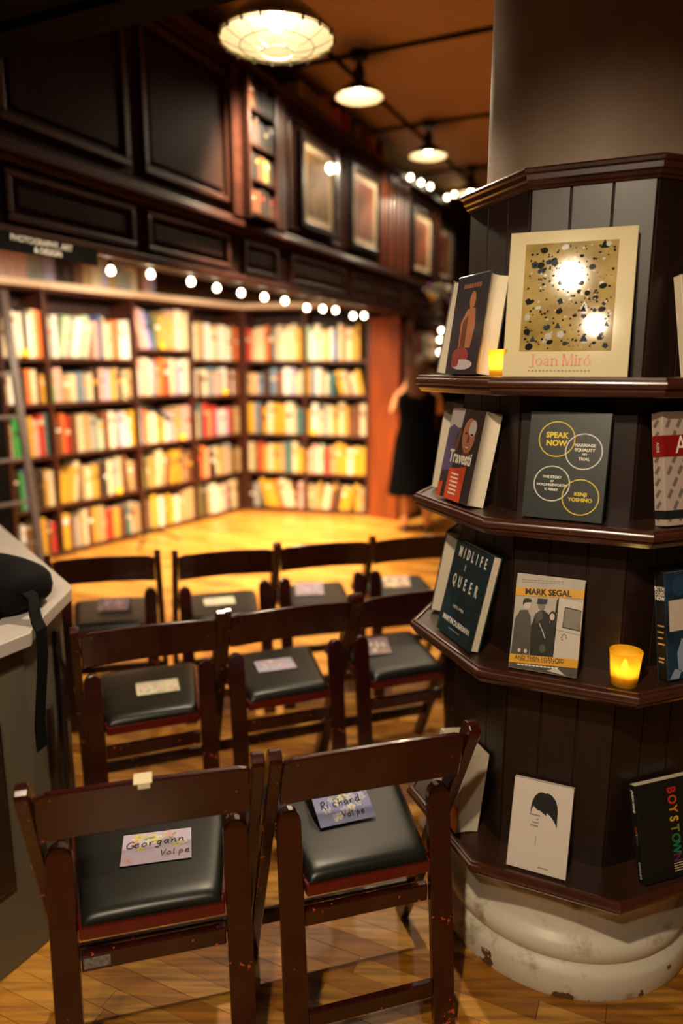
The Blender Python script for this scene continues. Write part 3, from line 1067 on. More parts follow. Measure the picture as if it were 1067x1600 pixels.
tp = [(0.398, 0.006), (0.400, 0.0105), (0.4045, 0.012), (0.409, 0.0105), (0.4095, 0.006), (0.4145, 0.004), (0.4165, 0.0), (0.4165, -0.006), (0.4145, -0.010), (0.4085, -0.012),
      (0.4085, -0.018), (0.4055, -0.021), (0.4025, -0.026), (0.3985, -0.028), (0.396, -0.028)]
TM = moulding_mesh(tp, 'moulding')
oct_poly = lambda a: [(a / math.cos(R(22.5)) * math.cos(R(TH0 + 45 * k)), a / math.cos(R(22.5)) * math.sin(R(TH0 + 45 * k))) for k in range(8)]
SBOARD = mat('shelf_board_wood', rgb(54, 30, 20), 0.45, coat=0.2, var=0.3, scale=6, stretch=(1, 1, 1))
for z in TIER:
    MB().prism(oct_poly(0.397), z - 0.014, z + 0.008).build('shelf_board', SBOARD, ds)
    for k in range(8):
        obj('moulding', TM, ds, T(0, 0, z) @ RZ(R(TH0 + 22.5 + 45 * k)))
cp = [(0.290, 1.898), (0.303, 1.898), (0.305, 1.903), (0.309, 1.905), (0.311, 1.912), (0.316, 1.915), (0.317, 1.925), (0.3235, 1.928), (0.3245, 1.934), (0.322, 1.938), (0.290, 1.938)]
CM = moulding_mesh(cp, 'crown_moulding')
for k in range(8):
    obj('crown_moulding', CM, ds, RZ(R(TH0 + 22.5 + 45 * k)))


# ------------------------------------------------------------------ books displayed on the tiers
def display_book(phi, u, r, yaw, lean, w, h, th, z, cover, label, hard=True, spine=None, back=None, fan=0.0):
    a = R(phi)
    pn = Vector((math.cos(a), math.sin(a), 0))
    pt = Vector((-pn.y, pn.x, 0))
    a2 = R(phi + yaw)
    n = Vector((math.cos(a2), math.sin(a2), 0))
    t = Vector((-n.y, n.x, 0))
    L = R(lean)
    up = Vector((-n.x * math.sin(L), -n.y * math.sin(L), math.cos(L)))
    out = t.cross(up)
    b = CC + pn * r + pt * u
    b.z = z + th * math.sin(L) + 0.0005
    root = empty('display_book', frame(b, t, up, out))
    tag(root, label, 'book', 'books displayed on the column shelves')
    ct = 0.0028 if hard else 0.0010
    ins = 0.0035 if hard else 0.0006
    MB().box((-w / 2, 0, -ct), (w / 2, h, 0)).build('front_cover', cover, root, bevel=0.0004, seg=1)
    MB().box((-w / 2, 0, -th), (w / 2, h, -th + ct)).build('back_cover', back or cover, root, bevel=0.0004, seg=1)
    MB().box((-w / 2, 0, -th + ct), (-w / 2 + ct, h, -ct)).build('spine', spine or cover, root, bevel=0.0004, seg=1)
    pb = MB()
    N = 8
    # page block; the fore edge is hollowed a little
    poly = [(-w / 2 + ct, -th + ct), (w / 2 - ins, -th + ct)]
    for k in range(1, N):
        f = k / N
        poly.append((w / 2 - ins - fan * math.sin(f * math.pi), -th + ct + (th - 2 * ct) * f))
    poly += [(w / 2 - ins, -ct), (-w / 2 + ct, -ct)]
    pm = frame((0, h - ins, 0), (1, 0, 0), (0, 0, 1), (0, -1, 0))
    pb.prism(poly, 0, h - 2 * ins, M=pm)
    pb.build('page_block', PAPER, root)
    return root


def flat(root, m_, mats, name):
    return m_.build(name, mats, root)


F, Lf, Rf, Bf = 245.5, 200.5, 290.5, 155.5
zt = [z + 0.008 for z in TIER]

# --- big glossy art book, top tier
GLOSSCREAM = mat('glossy_cream_jacket', rgb(216, 200, 158), 0.45, spec=0.1, coat=0.8, coat_rough=0.085, var=0.03, scale=3, bump=0.015)
ab_ = display_book(F, -0.026, 0.378, 3.0, 8.0, 0.248, 0.297, 0.024, zt[0], GLOSSCREAM, 'large glossy cream art book with speckled tan cover picture, top shelf', True)
w, h = 0.250, 0.312
TANP = mat('speckled_print', rgb(140, 114, 52), 0.5, spec=0.05, coat=0.7, coat_rough=0.06, col2=rgb(186, 160, 92), scale=16, bump=0.015)
px0, px1, py0, py1 = -0.092, 0.090, 0.052, 0.272
MB().box((px0, py0, 0.0001), (px1, py1, 0.0004)).build('cover_picture', TANP, ab_)
PINK = [mat('print_ink_dark', rgb(16, 18, 12), 0.5, coat=0.5, coat_rough=0.03, spec=0.05), mat('print_ink_blue', rgb(46, 56, 66), 0.5, coat=0.5, coat_rough=0.03, spec=0.05), mat('print_ink_brown', rgb(96, 78, 44), 0.35, coat=1.0, coat_rough=0.06)]
m_ = MB()
rr = random.Random(21)
for i in range(300):
    x = rr.uniform(px0 + 0.006, px1 - 0.006)
    y = rr.uniform(py0 + 0.006, py1 - 0.006)
    big = rr.random() < 0.22
    s = rr.uniform(0.0045, 0.0088) if big else rr.uniform(0.0010, 0.0032)
    mi = 1 if (big and rr.random() < 0.4) else (2 if rr.random() < 0.2 else 0)
    kx = min(s, x - px0 - 0.001, px1 - x - 0.001)
    z = 0.0005 + i * 0.0000006
    kind = rr.random()
    if kind < 0.62:
        m_.ellipse(x, y, kx, s * rr.uniform(0.6, 1.0), z, mi, 10, rr.uniform(0, 0.6))
    elif kind < 0.82:
        m_.poly([(x - kx, y - s), (x + kx, y - s), (x, y + s)], z, mi)
    else:
        a = rr.uniform(0, 3)
        m_.poly([(x + kx * math.cos(a + q) * (1 if q % 2 else 0.6), y + s * math.sin(a + q)) for q in (0, 1.3, 2.6, 3.9, 5.2)], z, mi)
m_.build('print_marks', PINK, ab_)


def serif_title(root, x0, y0, hgt, m):
    """lettering with thick stems, hairlines and serifs: Joan Miro with accent"""
    q = MB()
    X = hgt * 0.64          # x-height
    st, hl = hgt * 0.13, hgt * 0.045
    pen = [x0]
    z = 0.0006

    def bar(xa, ya, xb, yb):
        q.box((pen[0] + xa, y0 + ya, z), (pen[0] + xb, y0 + yb, z + 0.0002))

    def stem(x, ya, yb, foot=True, head=True):
        bar(x - st / 2, ya, x + st / 2, yb)
        if foot:
            bar(x - st, ya, x + st, ya + hl)
        if head:
            bar(x - st, yb - hl, x + st / 2, yb)

    def bowl(cx, cy, rx, ry, a0=0, a1=360):
        n = 20
        L_, R_ = [], []
        for i in range(n + 1):
            a = R(a0 + (a1 - a0) * i / n)
            wv = hl + (st - hl) * abs(math.cos(a)) ** 1.5
            L_.append((pen[0] + cx + rx * math.cos(a), y0 + cy + ry * math.sin(a), z + 0.0002))
            R_.append((pen[0] + cx + (rx - wv) * math.cos(a), y0 + cy + (ry - hl) * math.sin(a), z + 0.0002))
        vs = L_ + R_
        q.add(vs, [(i, i + 1, n + 2 + i, n + 1 + i) for i in range(n)])

    # J
    bar(hgt * 0.22, -hgt * 0.08, hgt * 0.22 + st, hgt)
    bar(hgt * 0.12, hgt - hl, hgt * 0.45, hgt)
    bowl(hgt * 0.12, -hgt * 0.05, hgt * 0.17, hgt * 0.12, 180, 330)
    pen[0] += hgt * 0.52
    # o
    bowl(X * 0.45, X / 2, X * 0.45, X / 2)
    pen[0] += X * 1.05
    # a
    stem(X * 0.6, 0, X * 0.8, True, False)
    bowl(X * 0.40, X * 0.74, X * 0.28, X * 0.27, 10, 175)
    bowl(X * 0.33, X * 0.26, X * 0.30, X * 0.26, 60, 300)
    pen[0] += X * 0.95
    # n
    stem(X * 0.18, 0, X)
    stem(X * 0.80, 0, X * 0.75, True, False)
    bowl(X * 0.50, X * 0.70, X * 0.37, X * 0.30, 0, 160)
    pen[0] += X * 1.1 + hgt * 0.3
    # M
    stem(hgt * 0.08, 0, hgt)
    q.ribbon([(pen[0] + hgt * 0.10, y0 + hgt), (pen[0] + hgt * 0.42, y0)], st, z, th=0.0002)
    q.ribbon([(pen[0] + hgt * 0.42, y0), (pen[0] + hgt * 0.74, y0 + hgt)], hl * 1.4, z, th=0.0002)
    stem(hgt * 0.80, 0, hgt)
    pen[0] += hgt * 1.0
    # i
    stem(X * 0.18, 0, X)
    bowl(X * 0.18, X * 1.35, st * 0.6, st * 0.6)
    pen[0] += X * 0.45
    # r
    stem(X * 0.18, 0, X)
    bowl(X * 0.45, X * 0.72, X * 0.25, X * 0.26, 30, 170)
    pen[0] += X * 0.75
    # o with accent
    bowl(X * 0.45, X / 2, X * 0.45, X / 2)
    q.ribbon([(pen[0] + X * 0.42, y0 + X * 1.15), (pen[0] + X * 0.66, y0 + X * 1.48)], st * 0.7, z, th=0.0002)
    return q.build('title_lettering', m, root)


serif_title(ab_, -0.069, 0.0225, 0.0235, mat('orange_red_ink', rgb(206, 84, 44), 0.4, coat=0.8, coat_rough=0.08))
m_ = MB()
for i in range(17):
    m_.box((-0.072 + i * 0.0075, 0.0105, 0.0004), (-0.0675 + i * 0.0075, 0.0135, 0.0006))
m_.build('subtitle_line', PINK[2], ab_)

# --- charcoal book with four rings, second tier
CHAR = mat('charcoal_jacket', rgb(35, 40, 37), 0.42, var=0.06, scale=10)
b = display_book(F, -0.014, 0.372, -4.0, 10.5, 0.168, 0.231, 0.020, zt[1], CHAR, 'charcoal book with yellow and white ring outlines on its cover', True)
YEL = mat('yellow_ink', rgb(228, 200, 44), 0.5)
m_ = MB()
rings = [(-0.024, 0.172, 0.0385, 0), (0.034, 0.148, 0.0385, 1), (-0.026, 0.076, 0.0385, 1), (0.036, 0.051, 0.0385, 0)]
for i, (x, y, r_, mi) in enumerate(rings):
    m_.ellipse(x, y, r_, r_, 0.0003 + 0.0002 * i, mi, 48, inner=0.945)
m_.build('rings', [YEL, INKWHITE], b)
for i, (s, x, y, sz, m2) in enumerate([('SPEAK', -0.024, 0.180, 0.0165, YEL), ('NOW', -0.024, 0.163, 0.0165, YEL)]):
    text(s, sz, m2, b, x, y, bold=0.0007, sx=1.0)
for s, x, y, sz in [('MARRIAGE', 0.036, 0.161, 0.0088), ('EQUALITY', 0.036, 0.151, 0.0088), ('ON', 0.036, 0.142, 0.006), ('TRIAL', 0.036, 0.132, 0.0088),
                    ('THE STORY', -0.026, 0.090, 0.0075), ('OF', -0.026, 0.081, 0.005), ('HOLLINGSWORTH', -0.026, 0.073, 0.0072), ('V. PERRY', -0.026, 0.063, 0.0072)]:
    text(s, sz, INKWHITE, b, x, y, bold=0.0003, sx=1.02)
for s, x, y in [('KENJI', 0.036, 0.057), ('YOSHINO', 0.036, 0.045)]:
    text(s, 0.0105, YEL, b, x, y, bold=0.0004, sx=1.05)

# --- photo-cover book with yellow bands, third tier
PHOTO = mat('photo_grey', rgb(186, 176, 164), 0.35, coat=0.5, var=0.12, scale=14)
BAND = mat('yellow_band', rgb(226, 166, 52), 0.35, coat=0.5)
b = display_book(F, -0.032, 0.388, 0.0, 15.5, 0.148, 0.215, 0.020, zt[2], PHOTO, 'paperback with a grey street photo cover and two yellow bands', True, spine=BAND, back=BAND)
G = [mat('photo_dark', rgb(44, 40, 36), 0.35, coat=0.5), mat('photo_coat', rgb(84, 78, 70), 0.35, coat=0.5, var=0.15, scale=30), mat('photo_mid', rgb(132, 124, 114), 0.35, coat=0.5, var=0.15, scale=30), mat('photo_light', rgb(206, 196, 184), 0.35, coat=0.5), INK]
m_ = MB()
e = 0.0002
W2 = 0.074
m_.poly([(0.022, 0.030), (W2, 0.030), (W2, 0.165), (0.022, 0.172)], e * 1, 3)                                     # pale vehicle side
m_.poly([(0.034, 0.105), (W2 - 0.002, 0.102), (W2 - 0.002, 0.148), (0.036, 0.152)], e * 2, 0)                      # its window, dark seal
m_.poly([(0.0355, 0.1075), (W2 - 0.002, 0.1045), (W2 - 0.002, 0.1455), (0.0375, 0.1495)], e * 3, 2)
m_.ribbon([(0.020, 0.030), (0.021, 0.170)], 0.0016, e * 3, 0)
m_.ribbon([(0.022, 0.099), (W2, 0.094)], 0.0009, e * 3, 2)
m_.ribbon([(0.018, 0.135), (0.0195, 0.166)], 0.004, e * 3, 0)
for kx in range(6):
    m_.ellipse(0.040 + 0.005 * math.cos(kx * 0.8), 0.084 + 0.007 * math.sin(kx * 0.8), 0.002, 0.002, e * 3, 2, 6)
m_.poly([(-0.072, 0.030), (-0.032, 0.030), (-0.030, 0.080), (-0.036, 0.120), (-0.044, 0.134), (-0.060, 0.132), (-0.070, 0.110)], e * 4, 1)      # man in a long coat
m_.ellipse(-0.046, 0.146, 0.0085, 0.0115, e * 5, 3, 14)
m_.poly([(-0.056, 0.150), (-0.054, 0.158), (-0.046, 0.161), (-0.037, 0.158), (-0.038, 0.152), (-0.050, 0.150), (-0.055, 0.143)], e * 6, 0)
m_.poly([(-0.030, 0.030), (0.006, 0.030), (0.010, 0.090), (0.004, 0.130), (-0.012, 0.140), (-0.026, 0.128), (-0.033, 0.100)], e * 4.5, 0)        # second figure from behind
m_.ellipse(-0.014, 0.146, 0.008, 0.009, e * 5, 2, 12)
m_.poly([(-0.025, 0.150), (-0.004, 0.152), (-0.002, 0.164), (-0.024, 0.163)], e * 6, 0)                            # cap
m_.poly([(-0.026, 0.128), (-0.012, 0.138), (-0.008, 0.120), (-0.024, 0.106)], e * 6, 1)
m_.ribbon([(-0.016, 0.108), (-0.006, 0.090), (0.0, 0.076)], 0.0018, e * 7, 3)
m_.poly([(0.006, 0.032), (0.020, 0.032), (0.022, 0.100), (0.018, 0.128), (0.008, 0.126), (0.006, 0.090)], e * 5, 0)  # third figure, dark hair
m_.ellipse(0.012, 0.126, 0.0085, 0.013, e * 6, 0, 12)
m_.ellipse(0.011, 0.126, 0.0052, 0.0078, e * 7, 3, 12)
for xx in (-0.054, -0.040):
    m_.ellipse(xx, 0.042, 0.0035, 0.005, e * 7, 3, 8)
m_.ellipse(-0.004, 0.053, 0.007, 0.010, e * 7, 1, 10)
m_.poly([(-0.073, 0.001), (W2, 0.001), (W2, 0.030), (-0.073, 0.016)], e * 2, 1)                                    # dark lower strip
m_.poly([(0.010, 0.006), (0.050, 0.002), (0.030, 0.016)], e * 3, 3)
m_.build('cover_picture', G, b)
MB().poly([(-0.074, 0.164), (0.074, 0.174), (0.074, 0.193), (-0.074, 0.182)], e * 9).build('title_band', BAND, b)
MB().poly([(-0.074, 0.012), (0.074, 0.022), (0.074, 0.041), (-0.074, 0.031)], e * 9).build('title_band', BAND, b)
text('MARK SEGAL', 0.0185, INK, b, -0.003, 0.178, 0.0021, rot=0.066, bold=0.0007, sx=0.93)
text('AND THEN I DANCED', 0.0125, mat('brown_ink', rgb(70, 46, 20), 0.5), b, -0.008, 0.0285, 0.0021, rot=0.066, bold=0.0002, sx=0.86)
m_ = MB()
for i in range(11):
    m_.box((-0.052 + i * 0.008, 0.0195 + i * 0.00052, 0.0021), (-0.046 + i * 0.008, 0.0209 + i * 0.00052, 0.0022))
    m_.box((-0.055 + i * 0.0082, 0.0085 + i * 0.0005, 0.0008), (-0.0485 + i * 0.0082, 0.0115 + i * 0.0005, 0.0009), 1)
    for r_ in range(2):
        m_.box((-0.062 + i * 0.0085, 0.1955 + r_ * 0.005 + i * 0.0005, 0.0006), (-0.0555 + i * 0.0085, 0.1968 + r_ * 0.005 + i * 0.0005, 0.0007), 2)
m_.build('small_print', [mat('brown_ink', rgb(70, 46, 20)), INKWHITE, G[2]], b)

# --- white book with black hair drawing, bottom tier
b = display_book(F, -0.020, 0.388, 0.0, 17.5, 0.137, 0.208, 0.018, zt[3], mat('white_cover', rgb(226, 214, 204), 0.5), 'white paperback with a black fringe of hair drawn on its cover', False)
hair = []
for (x, y) in [(386, 615), (388, 540), (405, 455), (445, 385), (495, 348), (545, 345), (605, 365), (612, 350), (680, 385), (735, 450), (762, 530), (765, 620), (757, 795), (735, 740), (690, 670), (650, 630), (612, 606), (608, 640), (560, 605), (505, 565), (488, 572), (450, 535), (425, 512), (412, 530), (400, 575)]:
    # cover outline coordinates -> cover plane
    u_ = (x - 150) / 830.0
    v_ = (y - (150 + (x - 200) * 0.20)) / 1130.0
    hair.append((-0.0685 + 0.137 * min(1, u_ + v_ * 0.10), 0.208 * (1 - v_)))
MB().poly(list(reversed(hair)), 0.0005).build('cover_drawing', INK, b)
m_ = MB()
GREYINK = mat('grey_ink', rgb(110, 100, 94), 0.6)
for (x, y, n_, s_) in [(-0.026, 0.128, 8, 0.0030), (-0.010, 0.119, 2, 0.0026), (-0.018, 0.111, 5, 0.0028), (-0.022, 0.103, 6, 0.0034)]:
    for i in range(n_):
        m_.box((x + i * 0.0031, y, 0.0003), (x + i * 0.0031 + 0.0022, y + s_, 0.0005))
for i in range(8):
    m_.box((-0.0075, 0.060 + i * 0.0028, 0.0003), (-0.0060, 0.0618 + i * 0.0028, 0.0005))
    m_.box((0.004 + i * 0.0031, 0.0115, 0.0003), (0.0062 + i * 0.0031, 0.014, 0.0005))
m_.build('small_print', GREYINK, b)

# --- left facet: book with a figure photo, top tier
DKCOV = mat('dark_photo_cover', rgb(52, 44, 52), 0.3, coat=0.7, coat_rough=0.08)
b = display_book(Lf, 0.0, 0.387, -2.0, 8.0, 0.150, 0.226, 0.050, zt[0], DKCOV, 'thick dark book with a sculpted figure photo beside the top candle', True, fan=0.012)
SK = [mat('photo_skin', rgb(178, 112, 76), 0.35, coat=0.6), mat('photo_skin_dark', rgb(110, 60, 40), 0.35, coat=0.6), mat('photo_pale', rgb(200, 186, 190), 0.35, coat=0.6), mat('photo_violet', rgb(84, 74, 118), 0.35, coat=0.6), mat('photo_red', rgb(150, 60, 52), 0.35, coat=0.6), mat('photo_darkhair', rgb(34, 22, 20), 0.35, coat=0.6)]
m_ = MB()
m_.ellipse(0.012, 0.168, 0.014, 0.020, e * 2, 0)
m_.poly([(-0.026, 0.060), (0.030, 0.060), (0.040, 0.110), (0.030, 0.150), (-0.006, 0.148), (-0.030, 0.118)], e * 2, 0)
m_.poly([(-0.022, 0.060), (0.004, 0.060), (0.002, 0.135), (-0.020, 0.120)], e * 3, 1)
m_.ellipse(-0.010, 0.042, 0.040, 0.020, e * 4, 4)
m_.ellipse(0.004, 0.022, 0.050, 0.012, e * 5, 2)
m_.ellipse(-0.030, 0.028, 0.018, 0.012, e * 6, 4)
m_.build('cover_picture', SK, b)
m_ = MB()
for i in range(7):
    m_.box((-0.040 + i * 0.012, 0.196, 0.0003), (-0.031 + i * 0.012, 0.206, 0.0005))
m_.build('title_lettering', mat('bronze_ink', rgb(140, 84, 60), 0.4), b)

# --- left facet: portrait paperback, second tier
b = display_book(Lf, -0.014, 0.392, -3.0, 11.0, 0.166, 0.222, 0.045, zt[1], mat('portrait_cover', rgb(52, 44, 50), 0.3, coat=0.7, coat_rough=0.1), 'thick paperback with a portrait photo, white title and orange panel', False, fan=0.010)
m_ = MB()
m_.poly([(-0.083, 0.168), (-0.020, 0.176), (-0.016, 0.222), (-0.083, 0.222)], e * 1, 2)
m_.poly([(-0.083, 0.060), (-0.030, 0.074), (-0.020, 0.170), (-0.060, 0.182), (-0.083, 0.170)], e * 2, 3)
m_.ellipse(-0.050, 0.150, 0.030, 0.010, e * 3, 3, rot=0.4)
m_.poly([(-0.040, 0.130), (-0.012, 0.112), (0.004, 0.150), (-0.012, 0.176), (-0.034, 0.160)], e * 3, 1)             # arm
m_.poly([(-0.020, 0.100), (0.083, 0.100), (0.083, 0.206), (0.050, 0.222), (0.012, 0.222), (-0.010, 0.196)], e * 4, 5)  # hair
m_.ellipse(0.026, 0.160, 0.031, 0.042, e * 5, 0, 20, rot=0.1)
m_.ellipse(0.040, 0.178, 0.018, 0.020, e * 5.5, 2, 14)
m_.ellipse(0.012, 0.165, 0.007, 0.0028, e * 6, 5, 10)
m_.ellipse(0.041, 0.163, 0.007, 0.0028, e * 6, 5, 10)
m_.poly([(0.023, 0.162), (0.031, 0.162), (0.034, 0.143), (0.021, 0.143)], e * 6, 1)
m_.ellipse(0.027, 0.131, 0.013, 0.005, e * 6, 4, 12)
m_.ellipse(0.027, 0.132, 0.010, 0.0024, e * 7, 2, 12)
m_.poly([(0.004, 0.098), (0.048, 0.098), (0.044, 0.124), (0.010, 0.124)], e * 4.6, 1)                                # neck
m_.build('cover_picture', SK, b)
m_ = MB()
m_.poly([(-0.083, 0.0), (-0.060, 0.0), (-0.058, 0.040), (-0.083, 0.034)], e * 5)
m_.poly([(-0.040, 0.0), (0.044, 0.0), (0.046, 0.088), (0.010, 0.080), (-0.038, 0.074)], e * 5)
m_.build('title_panel', mat('orange_red_panel', rgb(204, 74, 36), 0.4, coat=0.5), b)
text('Travesti', 0.042, INKWHITE, b, 0.008, 0.104, 0.002, sx=0.82, bold=0.0012)
m_ = MB()
for r_ in range(6):
    for i in range(5 + (r_ * 3) % 3):
        m_.box((-0.022 + i * 0.008, 0.062 - r_ * 0.0095, 0.0012), (-0.0155 + i * 0.008, 0.0655 - r_ * 0.0095, 0.0013))
m_.build('small_print', INKWHITE, b)

# --- left facet: dark teal book, third tier
TEAL = mat('dark_teal_jacket', rgb(22, 38, 42), 0.28, coat=0.7, coat_rough=0.1, col2=rgb(34, 62, 72), scale=9, stretch=(3, 0.6, 1))
b = display_book(Lf, 0.006, 0.387, -3.0, 13.0, 0.186, 0.240, 0.026, zt[2], TEAL, 'dark teal hardback with widely spaced tall white title letters', True)
for i, ch in enumerate('MIDLIFE'):
    text(ch, 0.036, INKWHITE, b, -0.060 + i * 0.0215, 0.213, 0.0006, sx=0.55, bold=0.0010)
for i, ch in enumerate('QUEER'):
    text(ch, 0.040, INKWHITE, b, -0.058 + i * 0.0285, 0.140, 0.0006, sx=0.55, bold=0.0010)
text('MARTIN DUBERMAN', 0.0190, INKWHITE, b, 0.0, 0.040, 0.0006, sx=0.80, bold=0.0004)
text('1971-1981', 0.0115, INKWHITE, b, -0.006, 0.078, 0.0006, sx=1.2)
m_ = MB()
m_.ellipse(-0.020, 0.182, 0.004, 0.007, e * 2, 0)
m_.poly([(-0.024, 0.172), (-0.016, 0.172), (-0.017, 0.180), (-0.023, 0.180)], e * 2, 0)
for i in range(9):
    m_.box((-0.030 + i * 0.0066, 0.020, 0.0003), (-0.0255 + i * 0.0066, 0.0228, 0.0005), 0)
m_.build('small_print', mat('pale_blue_ink', rgb(140, 156, 168), 0.5), b)

# --- left facet: fat book with loosely fanned pages, bottom tier
b = display_book(Lf, -0.004, 0.394, -2, 7.0, 0.150, 0.214, 0.064, zt[3], mat('off_white_cover', rgb(214, 200, 184), 0.5), 'fat off-white book seen by its page edge behind the front chair', False, fan=0.004)
MB().box((0.030, 0.002, 0.0001), (0.074, 0.070, 0.0004)).build('cover_panel', mat('orange_cover', rgb(206, 110, 36), 0.4), b)

# --- rear left facet: books seen by their page edges
display_book(Bf, 0.006, 0.387, 0, 10, 0.165, 0.235, 0.040, zt[0], mat('grey_white_cover', rgb(120, 110, 104), 0.5), 'pale book seen by its page edge at the left end of the top shelf', True)
display_book(Bf, 0.004, 0.392, 0, 8, 0.165, 0.232, 0.050, zt[1], mat('beige_cover', rgb(150, 124, 96), 0.5), 'thick book seen by its page edge left of the portrait paperback', False, fan=0.006)
display_book(Bf, 0.006, 0.387, 0, 10, 0.165, 0.235, 0.040, zt[2], mat('black_green_cover', rgb(24, 30, 28), 0.4), 'dark book seen by its page edge left of the dark teal hardback', True)

# --- right facet
PATT = mat('grey_lattice_cover', rgb(188, 168, 156), 0.35, coat=0.6, coat_rough=0.08)
REDB = mat('deep_red_band', rgb(140, 24, 18), 0.3, coat=0.7, coat_rough=0.08)
b = display_book(Rf, -0.020, 0.388, 0.0, 9.0, 0.190, 0.234, 0.030, zt[1], PATT, 'grey lattice patterned book with red band and large white letter', True)
m_ = MB()
LAT = mat('lattice_ink', rgb(120, 104, 98), 0.4, coat=0.5)
for i in range(-3, 9):
    for j in range(9):
        x = -0.090 + i * 0.028 + (j % 2) * 0.014
        y = 0.012 + j * 0.024
        if -0.092 < x < 0.08 and y < 0.222:
            m_.add([(x, y, 0.0003), (x + 0.007, y - 0.005, 0.0003), (x + 0.017, y + 0.012, 0.0003), (x + 0.010, y + 0.017, 0.0003)], [(0, 1, 2, 3)])
SPM = lambda w_, th_: frame((-w_ / 2 - 0.0001, 0, -th_ / 2), (0, 0, 1), (0, 1, 0), (-1, 0, 0))
for j in range(9):
    y = 0.014 + j * 0.024
    vv = [(-0.012, y, 0.0003), (-0.005, y - 0.005, 0.0003), (0.006, y + 0.010, 0.0003), (0.0, y + 0.014, 0.0003)]
    m_.add(vv, [(0, 1, 2, 3)], 0, SPM(0.19, 0.03))
m_.build('lattice_print', LAT, b)
m_ = MB().box((-0.0956, 0.142, -0.0306), (0.0956, 0.186, 0.0006)).build('red_band', REDB, b)
MB().box((-0.0956, 0.014, -0.0306), (0.0956, 0.032, 0.0006)).build('black_band', INK, b)
text('A', 0.052, INKWHITE, b, -0.050, 0.164, 0.0010, sx=0.85)
text('AIDS', 0.010, INKWHITE, b, 0.0, 0.162, 0.0009, rot=-math.pi / 2, M=SPM(0.19, 0.03))

BLU = mat('dark_blue_photo', rgb(18, 30, 40), 0.3, coat=0.5, col2=rgb(36, 66, 92), scale=12)
DKG = mat('black_spine', rgb(20, 22, 20), 0.4, coat=0.4)
b = display_book(Rf, 0.022, 0.384, 2.0, 9.0, 0.180, 0.236, 0.030, zt[2], BLU, 'dark blue photo book with white panel, right of the yellow candle', True, spine=DKG)
m_ = MB()
m_.poly([(-0.082, 0.108), (0.07, 0.108), (0.07, 0.176), (-0.082, 0.176)], 0.0004, 0)
m_.poly([(-0.060, 0.020), (-0.030, 0.008), (-0.010, 0.030), (-0.020, 0.080), (-0.048, 0.090), (-0.062, 0.060)], 0.0005, 1)
m_.poly([(-0.086, 0.004), (-0.060, 0.002), (-0.050, 0.020), (-0.070, 0.026)], 0.0005, 1)
m_.ellipse(-0.050, 0.205, 0.022, 0.022, 0.0004, 2)
m_.build('cover_picture', [mat('cream_panel', rgb(216, 198, 182), 0.4), mat('pale_blue_shape', rgb(150, 164, 190), 0.4), mat('mid_blue_shape', rgb(34, 66, 98), 0.4)], b)
for i, s_ in enumerate(['BOTH', 'DOES', 'NOW']):
    text(s_, 0.0125, INKWHITE, b, 0.0, 0.201 - i * 0.0105, 0.0006, M=SPM(0.18, 0.03), sx=0.82, bold=0.0003)
m_ = MB()
for i, y in enumerate([0.118, 0.104, 0.091, 0.078, 0.046, 0.038]):
    m_.box((-0.009, y, 0.0004), (0.009 - 0.002 * (i % 3), y + 0.0035, 0.0006), M=SPM(0.18, 0.03))
m_.build('small_print', mat('gold_ink', rgb(190, 160, 110), 0.5), b)

b = display_book(Rf, 0.004, 0.390, -1.5, 15.0, 0.168, 0.226, 0.022, zt[3], mat('matt_black_cover', rgb(20, 21, 19), 0.5), 'black book with rainbow letters running down its cover', False)
RAIN = [(196, 40, 44), (206, 74, 36), (222, 140, 40), (226, 180, 50), (120, 140, 40), (44, 120, 50), (20, 126, 104), (98, 44, 84)]
for i, ch in enumerate('BOYSTOWN'):
    text(ch, 0.034, mat('rainbow_ink_%d' % i, rgb(*RAIN[i]), 0.5), b, 0.016, 0.200 - i * 0.0222, 0.0006, rot=-math.pi / 2, sx=0.78, bold=0.0010)
m_ = MB()
for i in range(4):
    m_.box((0.004, 0.014 + i * 0.0055, 0.0003), (0.030, 0.0162 + i * 0.0055, 0.0005))
m_.build('small_print', mat('cream_ink', rgb(206, 186, 156), 0.5), b)
SP = SPM(0.168, 0.022)
text('JASON ORNE', 0.0085, INKWHITE, b, 0.0, 0.188, 0.0005, rot=-math.pi / 2, M=SP, bold=0.0003, shear=0.2)
text('CHICAGO', 0.0075, INKWHITE, b, 0.0, 0.030, 0.0005, rot=-math.pi / 2, M=SP, spacing=1.2)
for i, ch in enumerate('BOYSTOWN'):
    text(ch, 0.0085, MATS['rainbow_ink_%d' % i], b, 0.0, 0.128 - i * 0.0056, 0.0005, rot=-math.pi / 2, M=SP, name='spine_lettering')
display_book(Rf, 0.010, 0.376, 0, 12, 0.18, 0.205, 0.02, zt[0], mat('cream_cover', rgb(214, 198, 170), 0.5), 'cream book cut off by the right edge on the top shelf', False)


